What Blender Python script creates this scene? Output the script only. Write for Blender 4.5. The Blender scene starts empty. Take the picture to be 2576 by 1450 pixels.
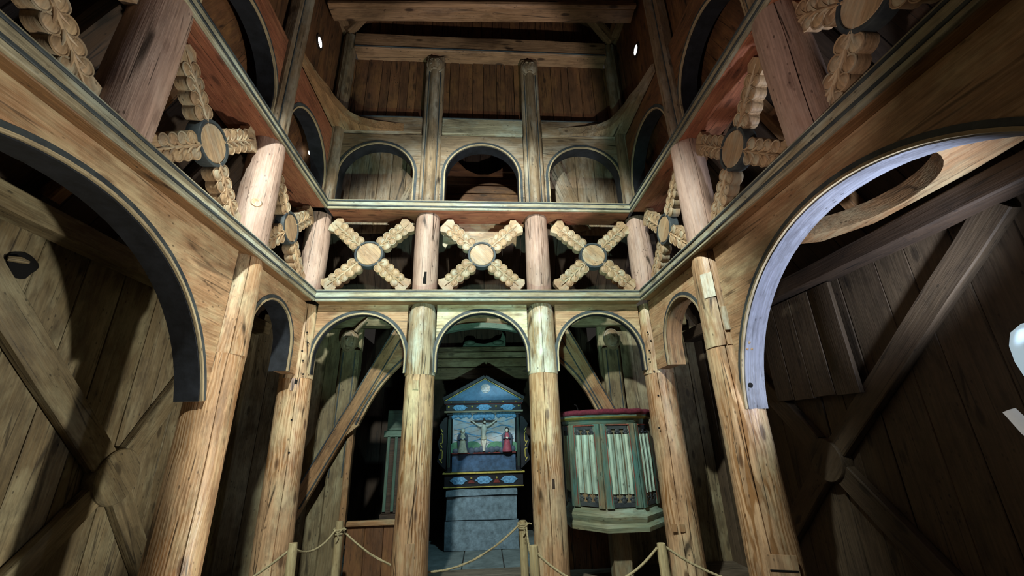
import bpy, bmesh, math, random
from mathutils import Vector, Matrix, noise

random.seed(7)
SC = bpy.context.scene
COL = SC.collection
V = Vector
PI = math.pi

# ------------------------------------------------------------------ camera
F_PX = 1029.3
yaw, pitch, roll = -0.07275584, 0.3509142, -0.02457174
fw = V((-math.sin(yaw) * math.cos(pitch), math.cos(yaw) * math.cos(pitch), math.sin(pitch)))
r0 = fw.cross(V((0, 0, 1))).normalized()
u0 = r0.cross(fw)
cr, sr = math.cos(roll), math.sin(roll)
rt = r0 * cr + u0 * sr
up = -r0 * sr + u0 * cr
cam = bpy.data.cameras.new('camera')
cam.sensor_width = 36.0
cam.lens = F_PX / 2576.0 * 36.0
cam.clip_start = 0.02
co = bpy.data.objects.new('camera', cam)
COL.objects.link(co)
co.matrix_world = Matrix(((rt.x, up.x, -fw.x, 0), (rt.y, up.y, -fw.y, 0), (rt.z, up.z, -fw.z, 1.65), (0, 0, 0, 1)))
SC.camera = co

# ------------------------------------------------------------------ world, exposure, lamps
w = bpy.data.worlds.new('world')
SC.world = w
w.use_nodes = True
w.node_tree.nodes['Background'].inputs[0].default_value = (1.0, 0.90, 0.80, 1)
w.node_tree.nodes['Background'].inputs[1].default_value = 0.022
SC.view_settings.view_transform = 'Standard'
SC.view_settings.look = 'None'
SC.view_settings.exposure = 0.0
SC.view_settings.gamma = 1.0
SC.cycles.max_bounces = 4
SC.cycles.diffuse_bounces = 3
SC.cycles.glossy_bounces = 2
SC.cycles.adaptive_threshold = 0.05
SC.cycles.use_denoising = True


def spot(name, loc, target, watts, color, size_deg, blend=0.4, radius=0.06):
    l = bpy.data.lights.new(name, 'SPOT')
    l.energy = watts
    l.color = color
    l.spot_size = math.radians(size_deg)
    l.spot_blend = blend
    l.shadow_soft_size = radius
    o = bpy.data.objects.new(name, l)
    COL.objects.link(o)
    o.location = loc
    o.rotation_euler = (V(target) - V(loc)).to_track_quat('-Z', 'Y').to_euler()
    return o


# unseen spot lights: one high at the west end, three low on the floor, one in the chancel
spot('west_spotlight', (-0.9, 0.4, 6.0), (0.05, 5.6, 2.55), 2150, (0.90, 1.0, 0.92), 70, 0.38, 0.09)
spot('arcade_uplight', (1.75, 3.0, 0.55), (-2.3, 2.1, 2.8), 640, (1.0, 0.97, 0.82), 90, 0.35, 0.12)
spot('floor_uplight', (-0.1, 1.9, 0.45), (-0.05, 5.2, 3.4), 560, (0.55, 1.0, 0.86), 68, 0.8, 0.06)
spot('left_uplight', (-1.2, 0.9, 0.5), (2.3, 2.7, 4.75), 330, (1.0, 0.82, 0.74), 30, 0.6, 0.06)
spot('gallery_uplight', (1.3, 1.3, 0.8), (0.15, 5.2, 6.15), 900, (0.95, 0.92, 0.92), 32, 0.3, 0.05)
spot('chancel_spotlight', (0.15, 5.9, 3.0), (-0.03, 7.5, 0.9), 110, (0.48, 0.88, 1.0), 95, 0.6, 0.05)


# ------------------------------------------------------------------ materials
def srgb(r, g, b):
    f = lambda c: (c / 255 / 12.92) if c / 255 <= 0.04045 else ((c / 255 + 0.055) / 1.055) ** 2.4
    return (f(r), f(g), f(b), 1)


def nd(nt, t, **kw):
    n = nt.nodes.new(t)
    for k, v in kw.items():
        setattr(n, k, v)
    return n


def wood(name, ca, cb, dark=(48, 34, 24), rough=0.6, crack=1.0, knots=1.0, pale=None, pale_amt=0.0, figure=0.35, bump=0.35, dirt=0.4, spec=0.35, sat=0.97):
    m = bpy.data.materials.new(name)
    m.use_nodes = True
    nt = m.node_tree
    L = nt.links.new
    bs = nt.nodes['Principled BSDF']
    bs.inputs['Specular IOR Level'].default_value = spec
    at = nd(nt, 'ShaderNodeAttribute', attribute_name='grain')
    tn = nd(nt, 'ShaderNodeAttribute', attribute_name='tint')

    def mapped(sx, sy, sz):
        mp = nd(nt, 'ShaderNodeMapping')
        mp.inputs['Scale'].default_value = (sx, sy, sz)
        L(at.outputs['Vector'], mp.inputs['Vector'])
        return mp.outputs[0]

    def noise_tex(vec, scale, detail=3, rough_=0.6, dist=0.0):
        n = nd(nt, 'ShaderNodeTexNoise')
        n.inputs['Scale'].default_value = scale
        n.inputs['Detail'].default_value = detail
        n.inputs['Roughness'].default_value = rough_
        n.inputs['Distortion'].default_value = dist
        L(vec, n.inputs['Vector'])
        return n.outputs['Fac']

    def ramp(fac, stops):
        r = nd(nt, 'ShaderNodeValToRGB')
        el = r.color_ramp.elements
        while len(el) < len(stops):
            el.new(0.5)
        for e, (p, c) in zip(el, stops):
            e.position = p
            e.color = c if len(c) == 4 else (*c, 1)
        L(fac, r.inputs[0])
        return r.outputs[0]

    def mix(fac, a, b, mode='MIX'):
        x = nd(nt, 'ShaderNodeMix', data_type='RGBA', blend_type=mode)
        if isinstance(fac, (int, float)):
            x.inputs[0].default_value = fac
        else:
            L(fac, x.inputs[0])
        for i, s in ((6, a), (7, b)):
            if isinstance(s, tuple):
                x.inputs[i].default_value = s
            else:
                L(s, x.inputs[i])
        return x.outputs[2]

    def math_(op, a, b):
        x = nd(nt, 'ShaderNodeMath', operation=op)
        for i, s in ((0, a), (1, b)):
            if isinstance(s, (int, float)):
                x.inputs[i].default_value = s
            else:
                L(s, x.inputs[i])
        return x.outputs[0]

    W0, B0 = (1, 1, 1, 1), (0, 0, 0, 1)
    tone = noise_tex(mapped(3.0, 3.0, 0.9), 1.3, 4, 0.62)
    col = mix(ramp(tone, [(0.36, B0), (0.66, W0)]), srgb(*ca), srgb(*cb))
    streak = noise_tex(mapped(42, 42, 1.6), 1.5, 3, 0.65, 0.3)
    col = mix(ramp(streak, [(0.40, (0.45, 0.45, 0.45)), (0.62, B0)]), col, srgb(*[int(c * 0.62) for c in ca]))
    # growth-ring figure on the worn faces
    wv = nd(nt, 'ShaderNodeTexWave', wave_type='RINGS', rings_direction='Z')
    wv.inputs['Scale'].default_value = 1.9
    wv.inputs['Distortion'].default_value = 9.0
    wv.inputs['Detail'].default_value = 2.0
    wv.inputs['Detail Scale'].default_value = 0.9
    L(mapped(7.0, 7.0, 1.5), wv.inputs['Vector'])
    patch = ramp(noise_tex(mapped(2.2, 2.2, 0.8), 1.0, 2), [(0.40, B0), (0.56, W0)])
    figf = math_('MULTIPLY', math_('MULTIPLY', ramp(wv.outputs['Fac'], [(0.35, B0), (0.8, W0)]), patch), figure)
    col = mix(figf, col, srgb(int(ca[0] * 0.74), int(ca[1] * 0.66), int(ca[2] * 0.52)))
    if pale:
        pf = ramp(noise_tex(mapped(2.0, 2.0, 0.75), 1.7, 4, 0.7), [(0.48, B0), (0.64, W0)])
        col = mix(math_('MULTIPLY', pf, pale_amt), col, srgb(*pale))
    # knots
    vk = nd(nt, 'ShaderNodeTexVoronoi', feature='F1')
    vk.inputs['Scale'].default_value = 1.0
    L(mapped(5.5, 5.5, 2.0), vk.inputs['Vector'])
    kn = ramp(vk.outputs['Distance'], [(0.10, W0), (0.17, B0)])
    col = mix(math_('MULTIPLY', kn, 0.75 * knots), col, srgb(*dark))
    # dirt
    dt = ramp(noise_tex(mapped(6, 6, 2.2), 1.4, 4, 0.75), [(0.36, W0), (0.52, B0)])
    col = mix(math_('MULTIPLY', dt, dirt), col, srgb(*dark))
    # worm holes, nail stains and small dark specks
    vs_ = nd(nt, 'ShaderNodeTexVoronoi', feature='F1')
    vs_.inputs['Scale'].default_value = 1.0
    L(mapped(26, 26, 13), vs_.inputs['Vector'])
    sg = ramp(noise_tex(mapped(4, 4, 2.0), 1.5, 2), [(0.50, B0), (0.60, W0)])
    sp = math_('MULTIPLY', ramp(vs_.outputs['Distance'], [(0.12, W0), (0.22, B0)]), sg)
    col = mix(math_('MULTIPLY', sp, 0.7), col, srgb(*[int(c * 0.6) for c in dark]))
    # long stains
    ls = ramp(noise_tex(mapped(14, 14, 0.8), 1.0, 3, 0.6), [(0.30, W0), (0.44, B0)])
    col = mix(math_('MULTIPLY', ls, 0.32), col, srgb(*dark))
    # drying cracks along the grain
    vc = nd(nt, 'ShaderNodeTexVoronoi', feature='DISTANCE_TO_EDGE')
    vc.inputs['Scale'].default_value = 1.0
    L(mapped(9, 9, 0.35), vc.inputs['Vector'])
    cf = ramp(vc.outputs['Distance'], [(0.008, W0), (0.03, B0)])
    gate = ramp(noise_tex(mapped(2.5, 2.5, 0.9), 2.0, 2), [(0.5, B0), (0.6, W0)])
    cf = math_('MULTIPLY', math_('MULTIPLY', cf, gate), crack)
    col = mix(math_('MULTIPLY', cf, 0.85), col, srgb(22, 16, 12))
    # plank to plank difference of shade
    hsv = nd(nt, 'ShaderNodeHueSaturation')
    hsv.inputs['Saturation'].default_value = sat
    L(math_('ADD', tn.outputs['Fac'], 1.0), hsv.inputs['Value'])
    L(col, hsv.inputs['Color'])
    L(hsv.outputs[0], bs.inputs['Base Color'])
    rr = math_('ADD', math_('MULTIPLY', streak, 0.25), rough - 0.12)
    L(rr, bs.inputs['Roughness'])
    bp = nd(nt, 'ShaderNodeBump')
    bp.inputs['Strength'].default_value = bump
    bp.inputs['Distance'].default_value = 0.014
    hgt = streak
    L(hgt, bp.inputs['Height'])
    L(bp.outputs[0], bs.inputs['Normal'])
    return m


def plain(name, col, rough=0.6, var=0.25, scale=9.0, bump=0.2, metal=0.0, col2=None, emit=0.0):
    m = bpy.data.materials.new(name)
    m.use_nodes = True
    nt = m.node_tree
    L = nt.links.new
    bs = nt.nodes['Principled BSDF']
    bs.inputs['Roughness'].default_value = rough
    bs.inputs['Metallic'].default_value = metal
    bs.inputs['Specular IOR Level'].default_value = 0.3
    tc = nd(nt, 'ShaderNodeTexCoord')
    n = nd(nt, 'ShaderNodeTexNoise')
    n.inputs['Scale'].default_value = scale
    n.inputs['Detail'].default_value = 6
    n.inputs['Roughness'].default_value = 0.7
    L(tc.outputs['Object'], n.inputs['Vector'])
    r = nd(nt, 'ShaderNodeValToRGB')
    r.color_ramp.elements[0].position = 0.32
    r.color_ramp.elements[1].position = 0.68
    r.color_ramp.elements[0].color = srgb(*(col2 or [int(c * (1 - var)) for c in col]))
    r.color_ramp.elements[1].color = srgb(*col)
    L(n.outputs['Fac'], r.inputs[0])
    L(r.outputs[0], bs.inputs['Base Color'])
    if emit:
        bs.inputs['Emission Color'].default_value = srgb(*col)
        bs.inputs['Emission Strength'].default_value = emit
    b = nd(nt, 'ShaderNodeBump')
    b.inputs['Strength'].default_value = bump
    b.inputs['Distance'].default_value = 0.01
    L(n.outputs['Fac'], b.inputs['Height'])
    L(b.outputs[0], bs.inputs['Normal'])
    return m


M = {}
M['post'] = wood('post_pine', (194, 152, 112), (204, 164, 124), (74, 50, 34), 0.42, 1.0, 1.0, (205, 188, 150), 0.55, 1.0, spec=0.5)
M['post_pale'] = wood('post_pale_pine', (192, 172, 140), (176, 152, 122), (80, 58, 38), 0.42, 1.0, 0.6, (205, 210, 196), 0.7, 0.8, spec=0.45)
M['post_mid'] = wood('post_tan_pine', (184, 148, 112), (172, 136, 102), (74, 50, 32), 0.42, 1.0, 0.9, (204, 194, 158), 0.6, 0.7, spec=0.45)
M['post_pink'] = wood('post_rosy_pine', (186, 154, 138), (172, 140, 122), (90, 62, 52), 0.55, 1.0, 0.5, (190, 166, 152), 0.5, 0.25, dirt=0.2)
M['span'] = wood('spandrel_pine', (186, 150, 112), (170, 128, 92), (90, 60, 35), 0.55, 0.7, 0.7, (206, 190, 150), 0.5, 0.35)
M['span_pale'] = wood('spandrel_pale_pine', (196, 176, 132), (184, 152, 108), (90, 60, 35), 0.55, 0.7, 0.7, (204, 204, 176), 0.65, 0.35)
M['fascia'] = wood('fascia_worn_pine', (176, 166, 136), (156, 142, 116), (70, 62, 48), 0.55, 0.6, 0.8, (176, 186, 172), 0.65, 0.3)
M['sill'] = wood('sill_red_pine', (160, 98, 68), (144, 84, 60), (66, 38, 28), 0.55, 1.0, 0.9, (176, 124, 84), 0.4, 0.35)
M['sillb'] = wood('sill_brown_pine', (150, 112, 72), (134, 96, 62), (66, 46, 28), 0.55, 1.0, 0.9, None, 0, 0.35)
M['carve'] = wood('carved_pine', (186, 156, 118), (168, 134, 102), (84, 60, 42), 0.5, 0.4, 0.2, (178, 182, 164), 0.5, 0.15, bump=0.2)
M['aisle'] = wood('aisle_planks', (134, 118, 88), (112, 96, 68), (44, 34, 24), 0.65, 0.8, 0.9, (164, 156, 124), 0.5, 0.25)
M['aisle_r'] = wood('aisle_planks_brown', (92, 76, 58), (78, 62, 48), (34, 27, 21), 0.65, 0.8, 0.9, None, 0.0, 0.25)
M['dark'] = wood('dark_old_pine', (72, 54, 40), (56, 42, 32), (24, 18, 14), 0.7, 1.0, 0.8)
M['upper'] = wood('clerestory_planks', (116, 76, 46), (92, 62, 40), (34, 24, 18), 0.65, 1.0, 0.9, (138, 96, 52), 0.5, 0.3)
M['uppost'] = wood('clerestory_post', (150, 128, 100), (130, 104, 78), (54, 42, 32), 0.55, 1.0, 0.8, (165, 160, 146), 0.5, 0.3)
M['beam'] = wood('roof_beam', (168, 128, 92), (150, 112, 80), (56, 36, 24), 0.6, 1.0, 1.2)
M['brace'] = wood('moulded_brace', (164, 124, 84), (146, 108, 72), (66, 46, 30), 0.55, 0.8, 0.7, (170, 164, 130), 0.4, 0.3)
M['line'] = plain('black_moulding_paint', (34, 40, 48), 0.55, 0.45, 5, col2=(72, 78, 78))
M['pale'] = wood('pale_arris', (182, 164, 130), (164, 144, 112), (90, 70, 50), 0.5, 0.3, 0.2)
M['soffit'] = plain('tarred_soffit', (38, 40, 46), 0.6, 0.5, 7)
M['soffit_lamp_tint'] = wood('grey_soffit_lamp_tint', (140, 142, 156), (120, 120, 134), (58, 52, 56), 0.5, 0.5, 0.5)  # grey wood with the lamp's bluish light put into its colour
M['hole'] = plain('dark_hole', (10, 8, 7), 0.9)
M['floor'] = wood('floor_planks', (112, 98, 82), (92, 80, 66), (40, 34, 28), 0.6)
M['slab'] = plain('floor_slabs', (104, 112, 112), 0.75, 0.3, 5)
M['stone'] = plain('altar_soapstone', (118, 136, 148), 0.75, 0.35, 12, 0.7)
M['rope'] = plain('hemp_rope', (182, 166, 128), 0.85, 0.3, 60)
M['stake'] = wood('barrier_stake', (190, 174, 132), (174, 154, 114), (110, 86, 52), 0.5, 0.3, 0.4)
M['pgreen'] = wood('pulpit_green', (78, 124, 118), (110, 116, 92), (58, 50, 38), 0.5, 0.4, 0.4, (140, 112, 78), 0.6, 0.2)
M['pblue'] = wood('pulpit_fold_blue', (184, 212, 194), (160, 190, 176), (70, 66, 52), 0.5, 0.3, 0.3, (190, 205, 180), 0.5, 0.15)
M['pred'] = wood('pulpit_red_line', (140, 66, 52), (120, 64, 54), (60, 40, 34), 0.5, 0.3, 0.2)
M['pwood'] = wood('pulpit_wood', (142, 116, 84), (116, 110, 86), (60, 46, 34), 0.5, 0.7, 0.5, (140, 150, 130), 0.5, 0.2)
M['pbase'] = wood('pulpit_base_green', (122, 140, 118), (136, 124, 92), (60, 50, 36), 0.5, 0.6, 0.4, (150, 176, 160), 0.6, 0.2)
M['velvet'] = plain('red_velvet', (108, 38, 54), 0.95, 0.35, 30)
M['ablack'] = plain('altarpiece_black', (34, 34, 40), 0.45, 0.4, 10)
M['ablue'] = plain('altarpiece_blue', (64, 104, 134), 0.5, 0.35, 16, col2=(46, 78, 106))
M['agold'] = plain('gilding', (190, 168, 84), 0.4, 0.3, 20)
M['ared'] = plain('altarpiece_red', (116, 44, 40), 0.5, 0.3, 16)
M['asky'] = plain('relief_sky', (150, 168, 182), 0.6, 0.2, 10, col2=(166, 148, 138))
M['agreen'] = plain('relief_green', (86, 130, 100), 0.6, 0.3, 14)
M['acart'] = plain('cartouche_blue', (110, 158, 192), 0.5, 0.35, 40, col2=(64, 104, 140))
M['askin'] = plain('relief_skin', (206, 196, 182), 0.6, 0.15, 20)
M['arobe'] = plain('relief_pale_robe', (190, 182, 160), 0.6, 0.25, 20)
M['arobe_r'] = plain('relief_red_robe', (158, 70, 84), 0.6, 0.25, 20)
M['acloak'] = plain('relief_dark_cloak', (72, 80, 96), 0.6, 0.25, 20)
M['ahair'] = plain('relief_dark_hair', (58, 42, 34), 0.7, 0.25, 20)
M['ainsc'] = plain('inscription_blue', (66, 92, 124), 0.6, 0.4, 9, col2=(38, 52, 70))
M['cab'] = wood('cabinet_green', (84, 108, 92), (70, 92, 78), (36, 42, 34), 0.5, 0.4, 0.3)
M['iron'] = plain('wrought_iron', (60, 60, 64), 0.45, 0.3, 20, metal=0.7)
M['lampw'] = plain('lamp_diffuser', (196, 222, 236), 0.4, 0.05, 6, 0.0, emit=0.55)
M['lampb'] = plain('lamp_bracket_glow', (225, 226, 224), 0.5, 0.08, 6, 0.0, emit=0.25)  # bracket rod glows faintly in place of lamp light falling on it
M['glass'] = plain('daylight_pane', (235, 248, 255), 0.2, 0.02, 4, 0.0, emit=9.0)


# ------------------------------------------------------------------ mesh builder
def rnd(a):
    return random.uniform(-a, a)


class MB:
    def __init__(s):
        s.bm = bmesh.new()
        s.g = s.bm.verts.layers.float_vector.new('grain')
        s.t = s.bm.verts.layers.float.new('tint')

    def add(s, verts, faces, grains=None, tint=None, smooth=False, off=None):
        off = off or V((random.uniform(0, 40), random.uniform(0, 40), random.uniform(0, 40)))
        tint = rnd(0.1) if tint is None else tint
        vs = []
        for i, p in enumerate(verts):
            v = s.bm.verts.new(p)
            gr = grains[i] if grains else V((p[1], p[2], p[0]))
            v[s.g] = V(gr) + off
            v[s.t] = tint
            vs.append(v)
        for f in faces:
            try:
                fc = s.bm.faces.new([vs[i] for i in f])
                fc.smooth = smooth
            except ValueError:
                pass
        return vs

    # squared timber from p0 to p1, w across, h along 'upv', optional end scale
    def beam(s, p0, p1, w, h, upv=(0, 0, 1), bev=0.008, jit=0.0025, seg=0.3, tint=None, taper=1.0, flat=False):
        p0, p1 = V(p0), V(p1)
        d = p1 - p0
        L = d.length
        d.normalize()
        upv = V(upv)
        sd = d.cross(upv).normalized()
        uu = sd.cross(d).normalized()
        n = max(1, int(L / seg)) if jit else 1
        b = min(bev, w * 0.3, h * 0.3)
        prof = [(-w / 2 + b, -h / 2), (w / 2 - b, -h / 2), (w / 2, -h / 2 + b), (w / 2, h / 2 - b), (w / 2 - b, h / 2), (-w / 2 + b, h / 2), (-w / 2, h / 2 - b), (-w / 2, -h / 2 + b)]
        vs, gs = [], []
        for i in range(n + 1):
            t = i / n
            k = 1 + (taper - 1) * t
            jx, jy = (rnd(jit), rnd(jit)) if 0 < i < n else (0, 0)
            for x, y in prof:
                q = (x * k + jx + rnd(jit * 0.5), y * k + jy + rnd(jit * 0.5)) if jit else (x * k, y * k)
                vs.append(p0 + d * (L * t) + sd * q[0] + uu * q[1])
                gs.append((x, y, L * t))
        fs = []
        for i in range(n):
            for j in range(8):
                a, c = i * 8 + j, i * 8 + (j + 1) % 8
                fs.append((a, c, c + 8, a + 8))
        fs.append(tuple(range(7, -1, -1)))
        fs.append(tuple(n * 8 + j for j in range(8)))
        return s.add(vs, fs, gs, tint)

    def box(s, c, dims, bev=0.004, tint=None, axis=0):
        c = V(c)
        e = [V((1, 0, 0)), V((0, 1, 0)), V((0, 0, 1))]
        a = e[axis] * (dims[axis] / 2)
        if axis == 2:
            return s.beam(c - a, c + a, dims[0], dims[1], (0, 1, 0), bev, 0, tint=tint)
        oth = 1 if axis == 0 else 0
        return s.beam(c - a, c + a, dims[oth], dims[2], (0, 0, 1), bev, 0, tint=tint)

    # round, hand-hewn shaft with an optional drying crack
    def shaft(s, p0, p1, ra, rb, seg=36, crack=None, hew=0.004, cap=True, tint=None, flare=None, bulge=0.0, seedv=None):
        p0, p1 = V(p0), V(p1)
        d = p1 - p0
        L = d.length
        d.normalize()
        x = V((1, 0, 0))
        x = (x - d * x.dot(d)).normalized()
        y = d.cross(x)
        n = max(2, int(L / 0.09))
        angs = [(2 * PI * i / seg, 0.0) for i in range(seg)]
        if crack is not None:
            w_ = 0.022
            angs = [(a, dd) for a, dd in angs if abs((a - crack + PI) % (2 * PI) - PI) > 0.05]
            angs += [(crack - w_, 0.0), (crack, 1.0), (crack + w_, 0.0)]
            angs.sort(key=lambda q: q[0] % (2 * PI))
        m = len(angs)
        so = V((random.uniform(0, 50),) * 3) if seedv is None else V(seedv)
        vs, gs = [], []
        for i in range(n + 1):
            t = i / n
            r = ra + (rb - ra) * t + bulge * math.sin(PI * t)
            if flare:
                r += flare(t)
            wander = 0.10 * noise.noise(V((t * L * 1.1, so.x, 3)))
            for a, dp in angs:
                aa = a + wander
                q = V((math.cos(a) * 1.3, math.sin(a) * 1.3, t * L * 0.9)) + so
                rr = r + hew * noise.noise(q) * 2 - dp * 0.03 * (0.35 + 0.65 * abs(math.sin(3 * t * L + so.x)))
                vs.append(p0 + d * (L * t) + (x * math.cos(aa) + y * math.sin(aa)) * rr)
                gs.append((math.cos(a) * r, math.sin(a) * r, L * t))
        fs = []
        for i in range(n):
            for j in range(m):
                a, c = i * m + j, i * m + (j + 1) % m
                fs.append((a, c, c + m, a + m))
        if cap:
            fs.append(tuple(range(m - 1, -1, -1)))
            fs.append(tuple(n * m + j for j in range(m)))
        return s.add(vs, fs, gs, tint, smooth=True)

    # polygon in the (ux, uy) plane given thickness along n (front at origin, back at origin + n*th)
    def prism(s, poly, th, o, ux, uy, n, tint=None, grain='x'):
        o, ux, uy, n = V(o), V(ux), V(uy), V(n)
        k = len(poly)
        vs, gs = [], []
        for z in (0, th):
            for x, y in poly:
                vs.append(o + ux * x + uy * y + n * z)
                gs.append((y, z, x) if grain == 'x' else (x, z, y))
        fs = [tuple(range(k)), tuple(range(2 * k - 1, k - 1, -1))]
        for i in range(k):
            j = (i + 1) % k
            fs.append((j, i, i + k, j + k))
        return s.add(vs, fs, gs, tint)

    # strip swept along a path with per-point side vectors: rectangular section a (along side) by b (along nrm)
    def strip(s, path, sides, nrm, a0, a1, b0, b1, tint=None, closed=False):
        nrm = V(nrm)
        vs, gs = [], []
        dist = 0
        for i, p in enumerate(path):
            p = V(p)
            if i:
                dist += (p - V(path[i - 1])).length
            sd = V(sides[i])
            for a, b in ((a0, b0), (a1, b0), (a1, b1), (a0, b1)):
                vs.append(p + sd * a + nrm * b)
                gs.append((a, b, dist))
        n = len(path)
        fs = []
        for i in range(n if closed else n - 1):
            i2 = (i + 1) % n
            for j in range(4):
                j2 = (j + 1) % 4
                fs.append((i * 4 + j, i * 4 + j2, i2 * 4 + j2, i2 * 4 + j))
        if not closed:
            fs.append((3, 2, 1, 0))
            fs.append(tuple((n - 1) * 4 + j for j in range(4)))
        return s.add(vs, fs, gs, tint)

    def tube(s, path, rad, seg=8, tint=None, twist=None, closed=False, caps=True):
        n = len(path)
        vs, gs = [], []
        prev = None
        dist = 0
        for i in range(n):
            p = V(path[i])
            if i:
                dist += (p - V(path[i - 1])).length
            t = (V(path[min(i + 1, n - 1)]) - V(path[max(i - 1, 0)])).normalized()
            if prev is None:
                prev = t.orthogonal().normalized()
            x = (prev - t * prev.dot(t)).normalized()
            prev = x
            y = t.cross(x)
            r = rad[i] if isinstance(rad, (list, tuple)) else rad
            for j in range(seg):
                a = 2 * PI * j / seg
                rr = r * (1 + (0.16 * math.cos(3 * a - dist * twist) if twist else 0))
                vs.append(p + (x * math.cos(a) + y * math.sin(a)) * rr)
                gs.append((math.cos(a) * r, math.sin(a) * r, dist))
        fs = []
        for i in range(n - 1):
            for j in range(seg):
                a, c = i * seg + j, i * seg + (j + 1) % seg
                fs.append((a, c, c + seg, a + seg))
        if caps:
            fs.append(tuple(range(seg - 1, -1, -1)))
            fs.append(tuple((n - 1) * seg + j for j in range(seg)))
        return s.add(vs, fs, gs, tint, smooth=True)

    # ellipsoid dome: axes ex, ey, ez
    def blob(s, c, ex, ey, ez, nu=14, nv=8, tint=None):
        c, ex, ey, ez = V(c), V(ex), V(ey), V(ez)
        vs, gs = [], []
        for i in range(1, nv):
            th = PI * i / nv
            for j in range(nu):
                ph = 2 * PI * j / nu
                q = ex * (math.sin(th) * math.cos(ph)) + ey * (math.sin(th) * math.sin(ph)) + ez * math.cos(th)
                vs.append(c + q)
                gs.append(q)
        vs += [c + ez, c - ez]
        gs += [ez, -ez]
        t, b = len(vs) - 2, len(vs) - 1
        fs = []
        for i in range(nv - 2):
            for j in range(nu):
                a, d = i * nu + j, i * nu + (j + 1) % nu
                fs.append((a, a + nu, d + nu, d))
        for j in range(nu):
            fs.append((t, j, (j + 1) % nu))
            a = (nv - 2) * nu
            fs.append((b, a + (j + 1) % nu, a + j))
        return s.add(vs, fs, gs, tint, smooth=True)

    # lathe around axis n at o; prof = [(radius, height)]
    def lathe(s, prof, o, n, seg=32, tint=None, smooth=True):
        o, n = V(o), V(n).normalized()
        x = n.orthogonal().normalized()
        y = n.cross(x)
        vs, gs = [], []
        for r, h in prof:
            for j in range(seg):
                a = 2 * PI * j / seg
                q = (x * math.cos(a) + y * math.sin(a)) * r + n * h
                vs.append(o + q)
                gs.append((h, r * math.cos(a), r * math.sin(a)))
        fs = []
        for i in range(len(prof) - 1):
            for j in range(seg):
                a, c = i * seg + j, i * seg + (j + 1) % seg
                fs.append((a, c, c + seg, a + seg))
        if prof[0][0] > 1e-6:
            fs.append(tuple(range(seg - 1, -1, -1)))
        if prof[-1][0] > 1e-6:
            fs.append(tuple((len(prof) - 1) * seg + j for j in range(seg)))
        return s.add(vs, fs, gs, tint, smooth=smooth)

    def build(s, name, mat, parent=None, angle=40):
        bm = s.bm
        bmesh.ops.recalc_face_normals(bm, faces=bm.faces[:])
        me = bpy.data.meshes.new(name)
        lo = V((min(v.co.x for v in bm.verts), min(v.co.y for v in bm.verts), min(v.co.z for v in bm.verts)))
        hi = V((max(v.co.x for v in bm.verts), max(v.co.y for v in bm.verts), max(v.co.z for v in bm.verts)))
        if parent is None:
            org = V(((lo.x + hi.x) / 2, (lo.y + hi.y) / 2, lo.z))
        else:
            org = parent['_o']
            org = V(org)
        bmesh.ops.translate(bm, verts=bm.verts[:], vec=-org)
        bm.to_mesh(me)
        bm.free()
        me.materials.append(mat)
        try:
            me.set_sharp_from_angle(angle=math.radians(angle))
        except Exception:
            pass
        o = bpy.data.objects.new(name, me)
        COL.objects.link(o)
        if parent is None:
            o.location = org
        else:
            o.parent = parent
        o['_o'] = tuple(org)
        return o


def thing(name, label, cat, loc, group=None):
    o = bpy.data.objects.new(name, None)
    COL.objects.link(o)
    o.location = loc
    o.empty_display_size = 0.1
    o['_o'] = tuple(loc)
    return tag(o, label, cat, group)


def tag(o, label, cat, group=None):
    o['label'] = label
    o['category'] = cat
    if group:
        o['group'] = group
    return o


def struct(o):
    o['kind'] = 'structure'
    return o


def part(mb, name, mat, parent, label=None, angle=40):
    o = mb.build(name, mat, parent, angle)
    if label:
        o['label'] = label
    return o


# ------------------------------------------------------------------ dimensions
X0 = -0.025
FX = 2.085            # fascia half distance
PXO = 2.275           # post axis half distance
PY_END = 5.25         # posts of the end row
FY = 5.0              # fascia of the end row
Z1a, Z1b = 3.315, 3.465      # lower sill fascia
Z2a, Z2b = 4.65, 4.79        # upper sill fascia
XP2, XP3 = -0.80, 0.755
SIDEY = {-1: (3.73, 2.23), 1: (3.60, 2.12)}
SIDEN = {-1: 'left', 1: 'right'}


def sx(s, d):
    return X0 + s * d


# ------------------------------------------------------------------ structure: floor, outer walls, roofs
def plank_wall(a, b, z0, z1, nrm, th, name, mat, gaps=(0.22, 0.36), gap=0.006, top=None, tint=0.16, parent=None):
    """upright planks from point a to b (xy), normal nrm pointing into the room"""
    a, b, nrm = V((a[0], a[1], 0)), V((b[0], b[1], 0)), V((nrm[0], nrm[1], 0))
    d = (b - a)
    L = d.length
    d.normalize()
    mb = MB()
    x = 0
    while x < L - 0.02:
        wd = min(random.uniform(*gaps), L - x)
        if L - x - wd < 0.1:
            wd = L - x
        c = a + d * (x + wd / 2) - nrm * (th / 2 - rnd(0.006))
        ztop = top((x + wd / 2) / L) if top else z1
        mb.beam(c + V((0, 0, z0)), c + V((0, 0, ztop)), wd - gap, th, nrm, 0.005, 0.002, 0.5, tint=rnd(tint))
        x += wd
    # backing behind the joints
    bk = a - nrm * (th + 0.012)
    bk2 = b - nrm * (th + 0.012)
    mb.add([bk + V((0, 0, z0)), bk2 + V((0, 0, z0)), bk2 + V((0, 0, z1)), bk + V((0, 0, z1))], [(0, 1, 2, 3)], tint=-0.6)
    return mb.build(name, mat, parent)


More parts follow.
